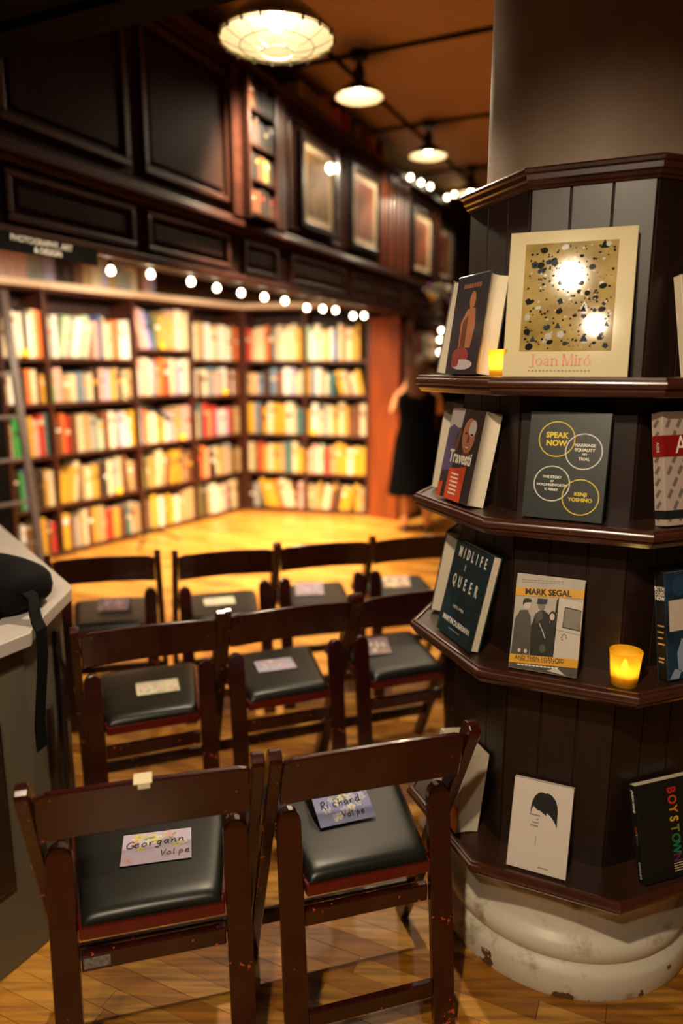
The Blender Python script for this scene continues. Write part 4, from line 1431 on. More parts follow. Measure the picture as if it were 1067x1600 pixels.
# ------------------------------------------------------------------ candles
def candle(loc, k, label, group='yellow glass candles', power=0.5):
    root = empty('votive_candle', T(*loc))
    tag(root, label, 'candle', group)
    g = amber_glass()
    MB().lathe([(0, 0.0005), (0.0215 * k, 0.0005), (0.0225 * k, 0.002), (0.0265 * k, 0.050 * k), (0.0285 * k, 0.062 * k), (0.0285 * k, 0.0635 * k), (0.0265 * k, 0.0635 * k), (0.0245 * k, 0.050 * k), (0.0205 * k, 0.008 * k), (0, 0.008 * k)], 28).build('glass_cup', g, root, smooth=True)
    MB().lathe([(0, 0.0085 * k), (0.018 * k, 0.0085 * k), (0.018 * k, 0.022 * k), (0, 0.022 * k)], 20).build('wax', mat('wax', rgb(240, 226, 190), 0.5), root, smooth=True)
    MB().lathe([(0, 0.023 * k), (0.0055 * k, 0.028 * k), (0.006 * k, 0.033 * k), (0.003 * k, 0.042 * k), (0, 0.048 * k)], 12).build('flame', mat('flame', (1, 0.8, 0.3, 1), 0.5, emit=(1.0, 0.72, 0.22, 1), estr=30), root, smooth=True)
    lamp('candle_light', 'POINT', (loc[0], loc[1], loc[2] + 0.036 * k), power, (1.0, 0.86, 0.5), 0.006)
    return root


candle((0.612, 1.452, zt[2]), 1.22, 'yellow glass candle on the third shelf beside the street photo book')
candle((0.342, 1.580, zt[0]), 0.95, 'yellow glass candle on the top shelf left of the big art book')


def shelf_candle(M, x, z, label):
    p = M @ Vector((x, -0.022, z))
    candle((p.x, p.y, p.z), 0.9, label, 'small candles hung on the bookcase shelves', 0.2)


for M, x, z, nm in ((RBK, 0.80, 0.845, 'glowing candle on the middle shelf beside the red end panel bay'), (LB, 2.05, 1.26, 'glowing candle in the left corner bay'),
                    (LB, 1.42, 0.845, 'glowing candle on the middle shelf of the third bay'), (LB, 0.60, 0.435, 'glowing candle low in the second bay'),
                    (LB, 1.20, 1.70, 'glowing candle on the raised top shelf of the third bay'), (LB, -0.20, 1.61, 'glowing candle on the top shelf behind the ladder')):
    shelf_candle(M, x, z, nm)


# ------------------------------------------------------------------ folding chairs
def chair():
    root = empty('folding_chair')
    tag(root, 'chair', 'chair', 'mahogany folding chairs in three rows')
    hz, fy = 0.785, 0.39
    ang = math.atan2(fy, hz)
    for s in (-1, 1):
        # long post: rounded top at the back, foot at the front
        m_ = MB()
        L = math.hypot(hz, fy)
        hw = 0.021
        pr = [(-hw, 0.0)]
        pr = [(-hw, 0.012), (hw, -0.009)]
        n = 7
        for k in range(n + 1):
            a = math.pi * k / n
            pr.append((hw * math.cos(a), L - hw + hw * math.sin(a)))
        Mx = T(s * 0.215, fy, 0) @ Matrix.Rotation(ang, 4, 'X') @ frame((0, 0, 0), (0, 1, 0), (0, 0, 1), (1, 0, 0))
        m_.prism(pr, -0.013, 0.013, M=Mx)
        m_.build('post', MAHOG, root, bevel=0.003)
        # rear leg with a rounded head
        m_ = MB()
        lw = 0.0265
        pr = [(-lw, 0.002), (lw, 0.002)]
        for k in range(9):
            a = math.pi * k / 8
            pr.append((lw * math.cos(a), 0.572 + 0.030 * math.sin(a)))
        sh = Matrix.Identity(4)
        sh[1][2] = 0.075 / 0.6
        Mx = T(s * 0.1745, 0.012, 0) @ sh @ frame((0, 0, 0), (1, 0, 0), (0, 0, 1), (0, -1, 0))
        m_.prism(pr, -0.011, 0.011, M=Mx)
        m_.build('leg', MAHOG, root, bevel=0.003)
        # brass pivot
        MB().tube([(s * 0.199, 0.098, 0.555), (s * 0.2295, 0.098, 0.555)], 0.006, 10).build('pivot', BRASS, root)
    # bowed back rail
    m_ = MB()
    N = 18
    rows = []
    for i in range(N + 1):
        f = i / N * 2 - 1
        x = f * 0.201
        zt_ = 0.772 - 0.012 * f * f - (0.006 if abs(f) > 0.92 else 0)
        zb_ = 0.656 - 0.012 * f * f
        bow = -0.012 * (1 - f * f)
        rows.append([(x, 0.004 + (hz - z) * 0.27 + bow + dy, z) for z, dy in ((zb_, -0.008), (zt_, -0.008), (zt_, 0.009), (zb_, 0.009))])
    vs = [p for r_ in rows for p in r_]
    fs = []
    for i in range(N):
        for k in range(4):
            a0, a1 = i * 4 + k, i * 4 + (k + 1) % 4
            fs.append((a0, a1, a1 + 4, a0 + 4))
    fs += [(3, 2, 1, 0), (N * 4, N * 4 + 1, N * 4 + 2, N * 4 + 3)]
    m_.add(vs, fs)
    bmv = m_.build('back_rail', MAHOG, root, bevel=0.004)
    # seat frame (four rails) and pad, wider at the front
    y0, y1, w0, w1 = 0.042, 0.425, 0.144, 0.196
    z0, z1 = 0.408, 0.438
    MB().prism([(-w0, y0), (w0, y0), (w0 + 0.003, y0 + 0.026), (-w0 - 0.003, y0 + 0.026)], z0, z1).build('seat_rail', SEATRED, root, bevel=0.004)
    MB().prism([(-w1 + 0.003, y1 - 0.026), (w1 - 0.003, y1 - 0.026), (w1, y1), (-w1, y1)], z0, z1).build('seat_rail', SEATRED, root, bevel=0.004)
    for s in (-1, 1):
        pl = [(s * (w0 + 0.003), y0 + 0.0265), (s * (w1 - 0.003), y1 - 0.0265), (s * (w1 - 0.027), y1 - 0.0265), (s * (w0 - 0.021), y0 + 0.0265)]
        if s < 0:
            pl.reverse()
        MB().prism(list(pl), z0, z1).build('seat_rail', SEATRED, root, bevel=0.003)
    m_ = MB()
    nx, ny = 18, 18
    for lay in (0,):
        vs = []
        for j in range(ny + 1):
            g = 0.5 + 0.5 * math.sin(math.pi * (j / ny - 0.5))
            y = y0 + 0.001 + (y1 - y0 - 0.004) * g
            w_ = (w0 + (w1 - w0) * g) - 0.006
            for i in range(nx + 1):
                f = math.sin(math.pi * (i / nx - 0.5))
                ex = (1 - abs(f) ** 16) * (1 - abs(2 * g - 1) ** 16)
                vs.append((w_ * f, y, z1 + 0.004 + 0.021 * max(0, ex) ** 0.5 + 0.003 * (1 - f * f)))
        fs = []
        for j in range(ny):
            for i in range(nx):
                a0 = j * (nx + 1) + i
                fs.append((a0, a0 + 1, a0 + nx + 2, a0 + nx + 1))
        m_.add(vs, fs)
    wv = w0 - 0.006
    m_.prism([(-wv, y0 + 0.001), (wv, y0 + 0.001), (w1 - 0.006, y1 - 0.003), (-w1 + 0.006, y1 - 0.003)], z1 + 0.0005, z1 + 0.004)
    m_.build('seat_pad', VINYL, root, smooth=True)
    # bars
    MB().box((-0.147, 0.062, 0.318), (0.147, 0.080, 0.360)).build('under_seat_bar', MAHOG, root, bevel=0.003)
    MB().box((-0.147, 0.018, 0.095), (0.147, 0.034, 0.135)).build('stretcher', MAHOG, root, bevel=0.003)
    yb = (hz - 0.15) * fy / hz
    MB().box((-0.201, yb - 0.008, 0.130), (0.201, yb + 0.008, 0.170)).build('stretcher', MAHOG, root, bevel=0.003)
    return root


CH = chair()
CHAIRS = [
    (-0.372, 1.228, 14.8, 'mahogany folding chair in the front row with tape on its back rail'),
    (0.076, 1.354, 16.3, 'mahogany folding chair in the front row next to the column shelves'),
    (-0.578, 2.055, 20.5, 'mahogany folding chair in the middle row beside the grey counter'),
    (-0.158, 2.223, 20.5, 'mahogany folding chair at the centre of the middle row'),
    (0.262, 2.382, 20.5, 'mahogany folding chair in the middle row partly behind the column shelves'),
    (-0.978, 2.850, 12.5, 'mahogany folding chair at the left end of the back row'),
    (-0.487, 2.949, 17.0, 'mahogany folding chair second from the left in the back row'),
    (-0.066, 3.085, 16.0, 'mahogany folding chair third from the left in the back row'),
    (0.350, 3.205, 16.0, 'mahogany folding chair at the right end of the back row'),
]
chairs = []
CHM = []
for i, (x, y, a, lab) in enumerate(CHAIRS):
    o = CH if i == 0 else copy_tree(CH)
    CHM.append(T(x, y, 0.0003) @ RZ(R(a)))
    o.matrix_local = CHM[-1]
    o['label'] = lab
    chairs.append(o)
# tape and paper label only on the first chair
MB().box((-0.012, -0.0215, 0.762), (0.010, -0.0203, 0.7725)).box((-0.020, -0.0215, 0.7722), (0.014, 0.016, 0.7732)).build('tape', mat('masking_tape', rgb(222, 206, 172), 0.5), CH)
MB().box((-0.142, 0.0608, 0.326), (-0.090, 0.0618, 0.350)).build('paper_label', mat('worn_label', rgb(120, 116, 108), 0.6, var=0.5, scale=120), CH)

# ------------------------------------------------------------------ name cards on the seats
HAND = {
    'G': [[(0.9, 0.85), (0.6, 1.0), (0.2, 0.8), (0.05, 0.45), (0.2, 0.1), (0.6, 0.0), (0.9, 0.2), (0.9, 0.42), (0.55, 0.42)]],
    'e': [[(0.1, 0.3), (0.6, 0.38), (0.5, 0.6), (0.2, 0.55), (0.08, 0.25), (0.3, 0.0), (0.7, 0.1)]],
    'o': [[(0.4, 0.58), (0.1, 0.4), (0.1, 0.12), (0.4, 0.0), (0.65, 0.2), (0.6, 0.5), (0.35, 0.58)]],
    'r': [[(0.1, 0.55), (0.15, 0.0), (0.2, 0.35), (0.4, 0.58), (0.6, 0.5)]],
    'g': [[(0.6, 0.5), (0.3, 0.58), (0.1, 0.3), (0.3, 0.05), (0.6, 0.3), (0.6, 0.5), (0.55, -0.2), (0.3, -0.45), (0.0, -0.3)]],
    'a': [[(0.6, 0.5), (0.3, 0.58), (0.08, 0.3), (0.25, 0.0), (0.5, 0.2), (0.6, 0.5), (0.6, 0.1), (0.75, 0.0)]],
    'n': [[(0.1, 0.55), (0.12, 0.0), (0.2, 0.35), (0.4, 0.57), (0.55, 0.4), (0.58, 0.0), (0.75, 0.06)]],
    'V': [[(0.0, 1.0), (0.3, 0.0), (0.75, 1.05)]],
    'l': [[(0.15, 1.0), (0.15, 0.1), (0.35, 0.0)]],
    'p': [[(0.12, 0.55), (0.1, -0.45)], [(0.12, 0.4), (0.4, 0.58), (0.62, 0.35), (0.4, 0.05), (0.12, 0.1)]],
    'R': [[(0.1, 0.0), (0.15, 1.0)], [(0.0, 0.9), (0.5, 1.05), (0.7, 0.8), (0.5, 0.55), (0.15, 0.5), (0.8, -0.05)]],
    'i': [[(0.15, 0.55), (0.15, 0.05), (0.3, 0.0)], [(0.15, 0.78), (0.2, 0.84)]],
    'c': [[(0.6, 0.5), (0.3, 0.58), (0.08, 0.3), (0.3, 0.0), (0.65, 0.1)]],
    'h': [[(0.1, 1.0), (0.12, 0.0), (0.2, 0.35), (0.45, 0.55), (0.58, 0.35), (0.6, 0.0)]],
    'd': [[(0.6, 0.5), (0.3, 0.58), (0.08, 0.3), (0.25, 0.0), (0.55, 0.2), (0.62, 1.0), (0.6, 0.1), (0.75, 0.0)]],
}


def handwriting(m_, s, x, y, size, z, mi, slope=0.0, pitch=0.76):
    for ch in s:
        for st in HAND[ch]:
            pts = []
            for a, b in zip(st[:-1], st[1:]):
                for k in range(3):
                    t = k / 3
                    pts.append((a[0] + (b[0] - a[0]) * t, a[1] + (b[1] - a[1]) * t))
            pts.append(st[-1])
            m_.ribbon([(x + (p[0] + 0.15 * p[1]) * size * 0.8, y + p[1] * size) for p in pts], size * 0.12, z, mi)
        x += size * pitch
        y += slope * size * pitch


def name_card(ci, lx, ly, lz, w, h, tilt, rot, base, flowers, words, label, curl=0.004, seed=1, tent=False):
    M = CHM[ci] @ T(lx, ly, lz) @ RZ(R(rot)) @ Matrix.Rotation(R(tilt), 4, 'X')
    root = empty('name_card', M)
    tag(root, label, 'name card', 'floral name cards on the chair seats')
    cm = mat('card_%d' % seed, rgb(*base), 0.55, var=0.06, scale=40)
    cd = MB().box((-w / 2, 0, 0), (w / 2, h, 0.0012))
    cd.build('card', cm, root)
    if tent:
        MB().box((-w / 2, 0.0, 0.0), (w / 2, h * 0.9, 0.0012), M=T(0, h, 0) @ Matrix.Rotation(R(-2 * tilt), 4, 'X') @ T(0, 0, 0)).build('card_back', cm, root)
    rr = random.Random(seed)
    m_ = MB()
    fm = [mat('petal_%d_%d_%d' % tuple(c_), rgb(*c_), 0.6) for c_ in flowers] + [mat('leaf_sage', rgb(150, 164, 130), 0.6), mat('petal_core', rgb(206, 170, 60), 0.6)]
    nf = 22
    for i in range(nf):
        x, y = rr.uniform(-w * 0.42, w * 0.42), rr.uniform(h * 0.12, h * 0.88)
        s_ = rr.uniform(0.05, 0.11) * h * 1.2
        z = 0.0014 + i * 0.00002
        mi = rr.randrange(len(flowers))
        if i % 4 == 3:
            a = rr.uniform(0, 3.1)
            m_.ellipse(x, y, s_ * 1.1, s_ * 0.4, z, len(flowers), 8, a)
        else:
            for p in range(5):
                a = p * 1.2566 + i
                xx, yy = x + s_ * 0.62 * math.cos(a), y + s_ * 0.62 * math.sin(a)
                if abs(xx) < w / 2 - s_ * 0.55 and s_ * 0.55 < yy < h - s_ * 0.55:
                    m_.ellipse(xx, yy, s_ * 0.55, s_ * 0.42, z, mi, 8, a)
            m_.ellipse(x, y, s_ * 0.22, s_ * 0.22, z + 0.00001, len(flowers) + 1, 6)
    tag(m_.build('floral_print', fm, root), kind='stuff')
    if words:
        m_ = MB()
        for (s_, x, y, size, sl) in words:
            handwriting(m_, s_, x, y, size, 0.0018, 0, sl)
        m_.build('handwriting', INK, root)
    return root


SEAT = 0.4665
YF, WF, PF = (226, 214, 130), (232, 226, 216), (222, 176, 190)
name_card(0, 0.008, 0.165, SEAT + 0.001, 0.152, 0.100, 3, -3, (204, 188, 214), [YF, YF, WF, PF], [('Georgann', -0.068, 0.052, 0.0215, 0.05), ('Volpe', 0.008, 0.018, 0.0175, 0.02)], 'lilac floral card with black handwriting on the chair with the tape', seed=1)
name_card(1, -0.008, 0.182, SEAT + 0.004, 0.140, 0.080, 24, 3, (150, 152, 200), [WF, WF, (200, 200, 226)], [('Richard', -0.056, 0.044, 0.0195, 0.04), ('Volpe', -0.010, 0.014, 0.0155, 0.03)], 'blue daisy card with black handwriting on the front chair by the shelves', seed=2, tent=True)
OTH = [(2, 0.030, 0.17, (214, 206, 178), [PF, (190, 200, 150), (226, 190, 200)], 'cream and pink floral card on the chair beside the counter'),
       (3, 0.000, 0.20, (190, 178, 204), [WF, PF, (170, 190, 200)], 'lilac floral card on the central chair of the middle row'),
       (4, -0.07, 0.20, (168, 140, 148), [WF, (190, 160, 120)], 'mauve floral card on the middle row chair behind the shelves'),
       (5, 0.0, 0.20, (110, 84, 90), [(150, 116, 130), (120, 96, 110)], 'dark mauve card on the left end chair of the back row'),
       (6, -0.01, 0.20, (206, 196, 168), [PF, (180, 190, 140)], 'pale green and pink card on the second chair of the back row'),
       (7, -0.03, 0.20, (130, 108, 124), [(170, 140, 160), (140, 120, 136)], 'purple floral card on the third chair of the back row'),
       (8, -0.02, 0.20, (170, 140, 130), [YF, PF], 'pink and yellow card on the right end chair of the back row')]
for i, (ci, lx, ly, base, fl, lab) in enumerate(OTH):
    if ci in (5, 7, 8, 4):
        name_card(ci, lx, ly, SEAT + 0.004, 0.135, 0.075, 32, 2 - ci * 1.5, base, fl, None, lab, seed=10 + i, tent=True)
    else:
        name_card(ci, lx, ly, SEAT + 0.001, 0.140, 0.088, 3, -2, base, fl, None, lab, seed=10 + i)

# ------------------------------------------------------------------ grey counter with a bag
COUNT = mat('counter_grey', rgb(104, 98, 82), 0.5, var=0.04, scale=3)
COUNTTOP = mat('counter_top', rgb(206, 196, 190), 0.35, var=0.03, scale=4)
ct = empty('counter', T(-1.2, 2.0, 0))
tag(ct, 'grey angular counter with pale top at the left edge', 'counter')


def P(x, y):
    return (x + 1.2, y - 2.0)


topp = [(-0.756, 1.650), (-0.766, 1.690), (-0.788, 2.000), (-0.798, 2.035), (-1.42, 2.90), (-1.95, 2.90), (-1.80, 1.70), (-1.12, 1.04), (-1.06, 1.04)]
MB().prism([P(*p) for p in topp], 0.865, 0.90).build('counter_top', COUNTTOP, ct, bevel=0.003)
body = [(-0.795, 1.685), (-0.827, 2.020), (-1.42, 2.845), (-1.90, 2.85), (-1.76, 1.73), (-1.12, 1.09)]
MB().prism([P(*p) for p in body], 0.0006, 0.8645).build('counter_body', COUNT, ct, bevel=0.002)
TRIMD = mat('counter_dark_trim', rgb(44, 32, 24), 0.4, coat=0.3)


def side_strip(pa, pb, f0, f1, z0, z1, name='dark_strip', m=TRIMD, d=0.012):
    A, B = Vector((*pa, 0)), Vector((*pb, 0))
    dr = (B - A).normalized()
    nr_ = Vector((dr.y, -dr.x, 0))
    L = (B - A).length
    M = frame(A + Vector((1.2, -2.0, 0)), dr, -nr_, (0, 0, 1))
    MB().box((L * f0, -d, z0), (L * f1, 0.0, z1)).build(name, m, ct, bevel=0.002, M=M)


side_strip(body[0], body[1], 0.70, 0.80, 0.02, 0.80)  # two dark upright strips on the side of the counter
side_strip(body[0], body[1], 0.38, 0.46, 0.02, 0.62)
# raised dark moulding frame on the near face
A, B = body[5], body[0]
for f0, f1, z0, z1 in ((0.10, 0.86, 0.24, 0.28), (0.10, 0.86, 0.66, 0.70), (0.10, 0.16, 0.28, 0.66), (0.80, 0.86, 0.28, 0.66)):
    side_strip(A, B, f0, f1, z0, z1, 'panel_moulding', TRIMD, 0.018)

# black bag
bag = empty('shoulder_bag', T(-0.99, 1.86, 0.9005) @ RZ(R(-12)))
tag(bag, 'black soft shoulder bag lying on the grey counter', 'bag')


def blob(nx, ny, nz, fn):
    m_ = MB()
    n = 16
    vs = []
    rows = 12
    for j in range(rows + 1):
        th_ = math.pi * j / rows
        for i in range(n * 2):
            ph = math.pi * i / n
            sx = math.copysign(abs(math.cos(ph)) ** 0.6, math.cos(ph)) * abs(math.sin(th_)) ** 0.6
            sy = math.copysign(abs(math.sin(ph)) ** 0.6, math.sin(ph)) * abs(math.sin(th_)) ** 0.6
            sz = math.copysign(abs(math.cos(th_)) ** 0.6, math.cos(th_))
            vs.append(fn(sx * nx, sy * ny, sz * nz))
    fs = []
    for j in range(rows):
        for i in range(n * 2):
            a, b_ = j * n * 2 + i, j * n * 2 + (i + 1) % (n * 2)
            fs.append((a, a + n * 2, b_ + n * 2, b_))
    m_.add(vs, fs)
    return m_


blob(0.20, 0.125, 0.055, lambda x, y, z: (x, y + 0.01 * math.sin(x * 20), 0.056 + z * (1 + 0.25 * math.sin(x * 9 + 1)) + 0.010 * math.sin(y * 30 + x * 14) * (z > 0))).build('bag_body', BLACKCLOTH, bag, smooth=True, weld=True)
blob(0.15, 0.03, 0.032, lambda x, y, z: (x + 0.01, y - 0.125, 0.036 + z)).build('front_pocket', BLACKCLOTH, bag, smooth=True, weld=True)
MB().tube([(-0.05, -0.10, 0.100), (0.05, -0.085, 0.108), (0.13, -0.05, 0.106), (0.175, 0.0, 0.095)], 0.0025, 6).build('zip', BRASS, bag)
# strap over the counter edge, hanging down
bs = [(0.165, -0.04, 0.075), (0.215, -0.06, 0.055), (0.235, -0.085, 0.02), (0.250, -0.10, 0.006), (0.267, -0.11, -0.01), (0.271, -0.118, -0.08), (0.268, -0.13, -0.16), (0.262, -0.14, -0.25), (0.262, -0.14, -0.32)]
m_ = MB()
vs = []
for p in bs:
    vs += [(p[0], p[1] - 0.020, p[2]), (p[0], p[1] + 0.020, p[2]), (p[0] + 0.004, p[1] + 0.020, p[2] + 0.002), (p[0] + 0.004, p[1] - 0.020, p[2] + 0.002)]
fs = []
for i in range(len(bs) - 1):
    for k in range(4):
        a, b_ = i * 4 + k, i * 4 + (k + 1) % 4
        fs.append((a, b_, b_ + 4, a + 4))
m_.add(vs, fs)
m_.build('strap', BLACKCLOTH, bag, smooth=True)
MB().box((-0.012, -0.16, 0.0), (0.03, -0.19 + 0.0, 0.008), M=T(0.11, -0.01, 0.0)).build('buckle', BLACK, bag, bevel=0.002)

# ------------------------------------------------------------------ ladder and microphone stand
LADM = mat('ladder_grey', rgb(84, 70, 64), 0.45, var=0.1)
ld = empty('library_ladder', T(-2.150, 4.985, 0.0))
tag(ld, 'pale grey ladder leaning on the bookcase at the left edge', 'ladder')
tvec = Vector((-0.280, 0.370, 2.08))
for off in (Vector((0, 0, 0)), LDIR * -0.42):
    m_ = MB()
    a, b = off, off + tvec
    dirv = LDIR
    vs = []
    for p in (a, b):
        for sx_, sy_ in ((-0.028, -0.018), (0.028, -0.018), (0.028, 0.018), (-0.028, 0.018)):
            q = p + LDIR * sx_ + Vector((-LDIR.y, LDIR.x, 0)) * sy_
            vs.append(tuple(q))
    m_.add(vs, [(3, 2, 1, 0), (4, 5, 6, 7), (0, 1, 5, 4), (1, 2, 6, 5), (2, 3, 7, 6), (3, 0, 4, 7)])
    m_.build('stile', LADM, ld, bevel=0.004)
for k in range(6):
    p = tvec * ((k + 1) / 7.0)
    MB().tube([p - LDIR * 0.03, p - LDIR * 0.39], 0.014, 10).build('rung', LADM, ld, smooth=True)

ms = empty('microphone_stand', T(-1.70, 6.22, 0))
tag(ms, 'black microphone stand in front of the left bookcases', 'microphone stand')
MB().tube([(0, 0, 0.10), (-0.02, 0, 1.22)], 0.009, 10).build('pole', BLACK, ms, smooth=True)
for k in range(3):
    a = R(20 + 120 * k)
    MB().tube([(0, 0, 0.13), (0.14 * math.cos(a), 0.14 * math.sin(a), 0.07), (0.26 * math.cos(a), 0.26 * math.sin(a), 0.01)], 0.008, 8).build('leg', BLACK, ms, smooth=True)
MB().tube([(0.10, -0.02, 1.17), (-0.16, 0.02, 1.30)], 0.008, 8).build('boom', BLACK, ms, smooth=True)
MB().tube([(0.10, -0.02, 1.17), (0.13, -0.025, 1.155), (0.17, -0.03, 1.135), (0.24, -0.04, 1.10), (0.25, -0.042, 1.095)], [0.012, 0.024, 0.026, 0.014, 0.012], 12).build('microphone', mat('mic_grille', rgb(40, 40, 40), 0.4, 0.7), ms, smooth=True)
MB().lathe([(0, -0.02), (0.018, -0.02), (0.018, 0.02), (0, 0.02)], 12, M=T(-0.02, 0, 1.225)).build('clamp', BLACK, ms, smooth=True)

# ------------------------------------------------------------------ flowers on the end panel
fl = empty('flower_bouquet', SOF @ T(0.46, -0.21, 2.08))
tag(fl, 'bouquet of white, purple and yellow flowers on the panelled wall above the person', 'flowers')
MB().box((-0.05, -0.05, -0.014), (0.05, 0.1745, -0.001)).build('bracket', PANEL2, fl)
MB().lathe([(0, 0), (0.045, 0), (0.06, 0.05), (0.045, 0.10), (0.05, 0.12), (0, 0.115)], 16).build('vase', mat('vase_glaze', rgb(90, 70, 60), 0.3), fl, smooth=True)
for c_, nm, n in (((226, 214, 206), 'white_blooms', 9), ((150, 96, 150), 'purple_blooms', 8), ((220, 170, 60), 'yellow_blooms', 8), ((70, 84, 40), 'leaves', 14)):
    m_ = MB()
    for k in range(n):
        a = rnd.uniform(0, 6.28)
        r_ = rnd.uniform(0.02, 0.135)
        s_ = rnd.uniform(0.022, 0.04)
        Mq = T(r_ * math.cos(a), r_ * math.sin(a), 0.13 + rnd.uniform(0, 0.16) - r_ * 0.2) @ Matrix.Rotation(rnd.uniform(0, 3), 4, 'X')
        m_.lathe([(0, -s_ * 0.6), (s_ * 0.7, -s_ * 0.35), (s_, 0.1 * s_), (s_ * 0.6, s_ * 0.5), (0, s_ * 0.3)], 8, M=Mq)
    tag(m_.build(nm, mat('bloom_%d' % c_[0], rgb(*c_), 0.6, var=0.1), fl, smooth=True), kind='stuff')

# ------------------------------------------------------------------ person seen from behind
SKIN = mat('skin', rgb(206, 140, 96), 0.5)
DRESS = mat('black_dress_cloth', rgb(7, 7, 7), 0.9, var=0.2, scale=30, bump=0.1, spec=0.02)
HAIRM = mat('dark_blond_hair', rgb(92, 56, 30), 0.5, var=0.35, scale=20, stretch=(4, 4, 0.5))
pr = empty('person', T(0.70, 6.69, 0) @ RZ(R(-4)))
tag(pr, 'person in a black dress with raised hands, standing by the red end panel', 'person')
V, E, RD = [], [], []


def vtx(p, r, parent=None):
    V.append(p)
    RD.append(r)
    if parent is not None:
        E.append((parent, len(V) - 1))
    return len(V) - 1


pel = vtx((0, 0, 0.90), (0.135, 0.10))
wst = vtx((0, 0, 1.05), (0.115, 0.085), pel)
chs = vtx((0, 0.0, 1.22), (0.135, 0.09), wst)
nck0 = vtx((0, 0.0, 1.345), (0.06, 0.055), chs)
nck = vtx((0, 0.012, 1.40), (0.045, 0.045), nck0)
hd0 = vtx((0, 0.030, 1.455), (0.062, 0.070), nck)
hd1 = vtx((0, 0.030, 1.535), (0.072, 0.085), hd0)
hd2 = vtx((0, 0.022, 1.590), (0.048, 0.055), hd1)
vtx((0, 0.112, 1.480), (0.010, 0.012), hd0)           # nose
for s in (-1, 1):
    vtx((s * 0.080, 0.025, 1.50), (0.010, 0.016), hd1)  # ear
    sh_ = vtx((s * 0.165, 0, 1.315), (0.052, 0.05), chs)
    el = vtx((s * 0.225, 0.02, 1.115), (0.036, 0.036), sh_)
    mid = vtx((s * 0.175, 0.14, 1.24), (0.034, 0.034), el)
    wr = vtx((s * 0.105, 0.23, 1.37), (0.024, 0.026), mid)
    pm = vtx((s * 0.080, 0.25, 1.43), (0.030, 0.018), wr)
    for k in range(4):
        f1 = vtx((s * (0.098 - k * 0.016), 0.262, 1.475 + 0.004 * (1 if k in (1, 2) else 0)), (0.009, 0.009), pm)
        vtx((s * (0.080 - k * 0.016), 0.285, 1.500 + 0.004 * (1 if k in (1, 2) else 0)), (0.008, 0.008), f1)
    t1 = vtx((s * 0.050, 0.235, 1.435), (0.010, 0.010), pm)
    vtx((s * 0.030, 0.245, 1.455), (0.009, 0.009), t1)
    hp = vtx((s * 0.085, 0, 0.84), (0.085, 0.085), pel)
    kn = vtx((s * 0.098 + 0.01, 0.01, 0.46), (0.054, 0.056), hp)
    cf = vtx((s * 0.102 + 0.01, -0.015, 0.31), (0.052, 0.056), kn)
    an = vtx((s * 0.105 + 0.01, -0.01, 0.085), (0.034, 0.036), cf)
    hl_ = vtx((s * 0.105 + 0.01, -0.03, 0.038), (0.030, 0.032), an)
    vtx((s * 0.115 + 0.01, 0.13, 0.026), (0.036, 0.022), an)
me = bpy.data.meshes.new('body')
me.from_pydata(V, E, [])
bo = obj('body', me, pr)
me.materials.append(SKIN)
sk = bo.modifiers.new('skin', 'SKIN')
sk.use_smooth_shade = True
for i, r_ in enumerate(RD):
    d_ = me.skin_vertices[0].data[i]
    d_.radius = r_
    d_.use_root = (i == 0)
ss = bo.modifiers.new('subsurf', 'SUBSURF')
ss.levels = 2
ss.render_levels = 2
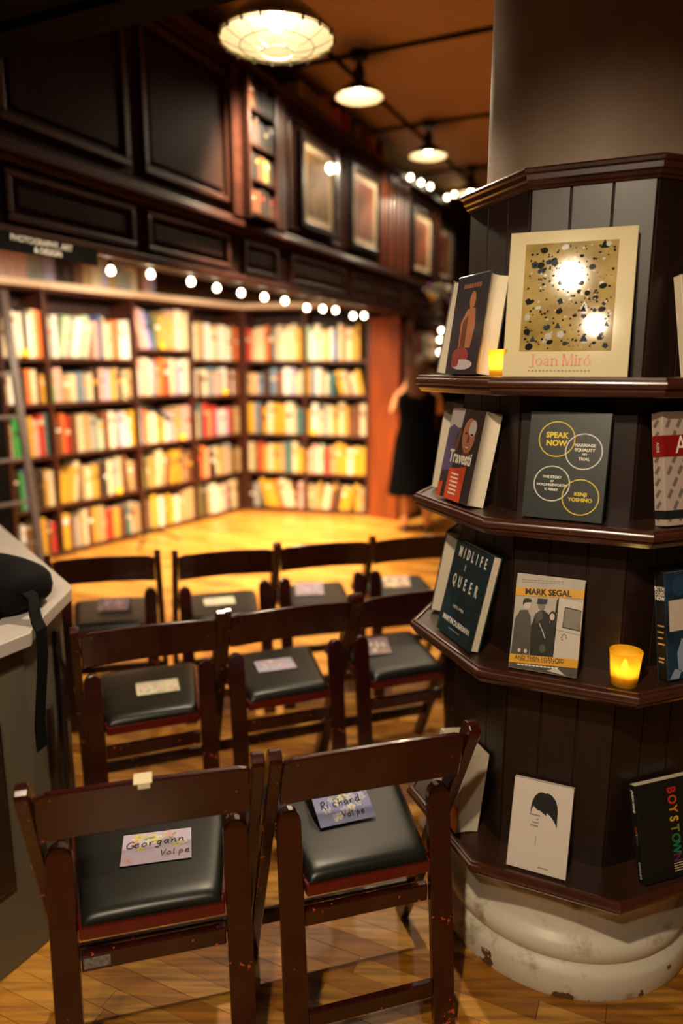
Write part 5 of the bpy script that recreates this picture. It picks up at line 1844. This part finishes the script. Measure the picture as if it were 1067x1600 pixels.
# dress
dz = [(1.345, 0.085, 0.070), (1.33, 0.150, 0.085), (1.28, 0.172, 0.108), (1.20, 0.168, 0.118), (1.08, 0.140, 0.108), (1.02, 0.142, 0.112), (0.90, 0.178, 0.140), (0.70, 0.200, 0.160), (0.50, 0.222, 0.180), (0.37, 0.236, 0.195), (0.365, 0.228, 0.188)]
m_ = MB()
vs = []
n = 36
for z, rx, ry in dz:
    fold = max(0, (0.95 - z)) * 0.03
    for i in range(n):
        a = 2 * math.pi * i / n
        k = (1.12 if z < 1.3 else 1.0) + fold * math.sin(a * 7)
        vs.append((rx * k * math.cos(a), ry * k * math.sin(a) + 0.005, z + (0.008 * math.sin(a * 3) if z < 0.4 else 0)))
fs = []
for j in range(len(dz) - 1):
    for i in range(n):
        k = (i + 1) % n
        fs.append((j * n + i, (j + 1) * n + i, (j + 1) * n + k, j * n + k))
m_.add(vs, fs)
m_.build('dress', DRESS, pr, smooth=True)
# hair falling to the shoulders
m_ = MB()
hzv = [(1.648, 0.0, 0.0, 0.0), (1.640, 0.045, 0.055, 0.01), (1.61, 0.085, 0.098, 0.01), (1.55, 0.102, 0.112, 0.0), (1.47, 0.104, 0.100, -0.012), (1.40, 0.106, 0.080, -0.03), (1.34, 0.104, 0.062, -0.058), (1.29, 0.082, 0.040, -0.085), (1.26, 0.05, 0.015, -0.10)]
vs = []
n = 24
for z, rx, ry, oy in hzv:
    for i in range(n):
        a = 2 * math.pi * i / n
        yy = ry * math.sin(a)
        if z < 1.58 and yy > 0.045:
            yy = 0.045
        kk = 1 + 0.05 * math.sin(a * 9 + z * 20)
        vs.append((rx * kk * math.cos(a), yy * kk + oy, z))
fs = []
for j in range(len(hzv) - 1):
    for i in range(n):
        k = (i + 1) % n
        fs.append((j * n + i, (j + 1) * n + i, (j + 1) * n + k, j * n + k))
m_.add(vs, fs)
m_.build('hair', HAIRM, pr, smooth=True)
# eyes and mouth
for s in (-1, 1):
    MB().lathe([(0, -0.012), (0.009, -0.006), (0.012, 0), (0.009, 0.006), (0, 0.012)], 10, M=T(s * 0.030, 0.098, 1.512)).build('eye', WHITE, pr, smooth=True)
MB().lathe([(0, -0.007), (0.02, 0), (0, 0.007)], 10, M=T(0, 0.098, 1.437)).build('mouth', mat('lips', rgb(170, 80, 70), 0.5), pr, smooth=True)
for s in (-1, 1):
    m_ = MB()
    m_.lathe([(0, 0.0006), (0.042, 0.0006), (0.046, 0.012), (0.040, 0.035), (0.026, 0.055), (0, 0.06)], 16, M=T(s * 0.110 + 0.01, 0.055, 0) @ Matrix.Diagonal((0.95, 2.5, 1, 1)))
    m_.build('shoe', mat('shoe_leather', rgb(30, 22, 18), 0.4, coat=0.3), pr, smooth=True)
build_books()
print('books', len(BOOKS))
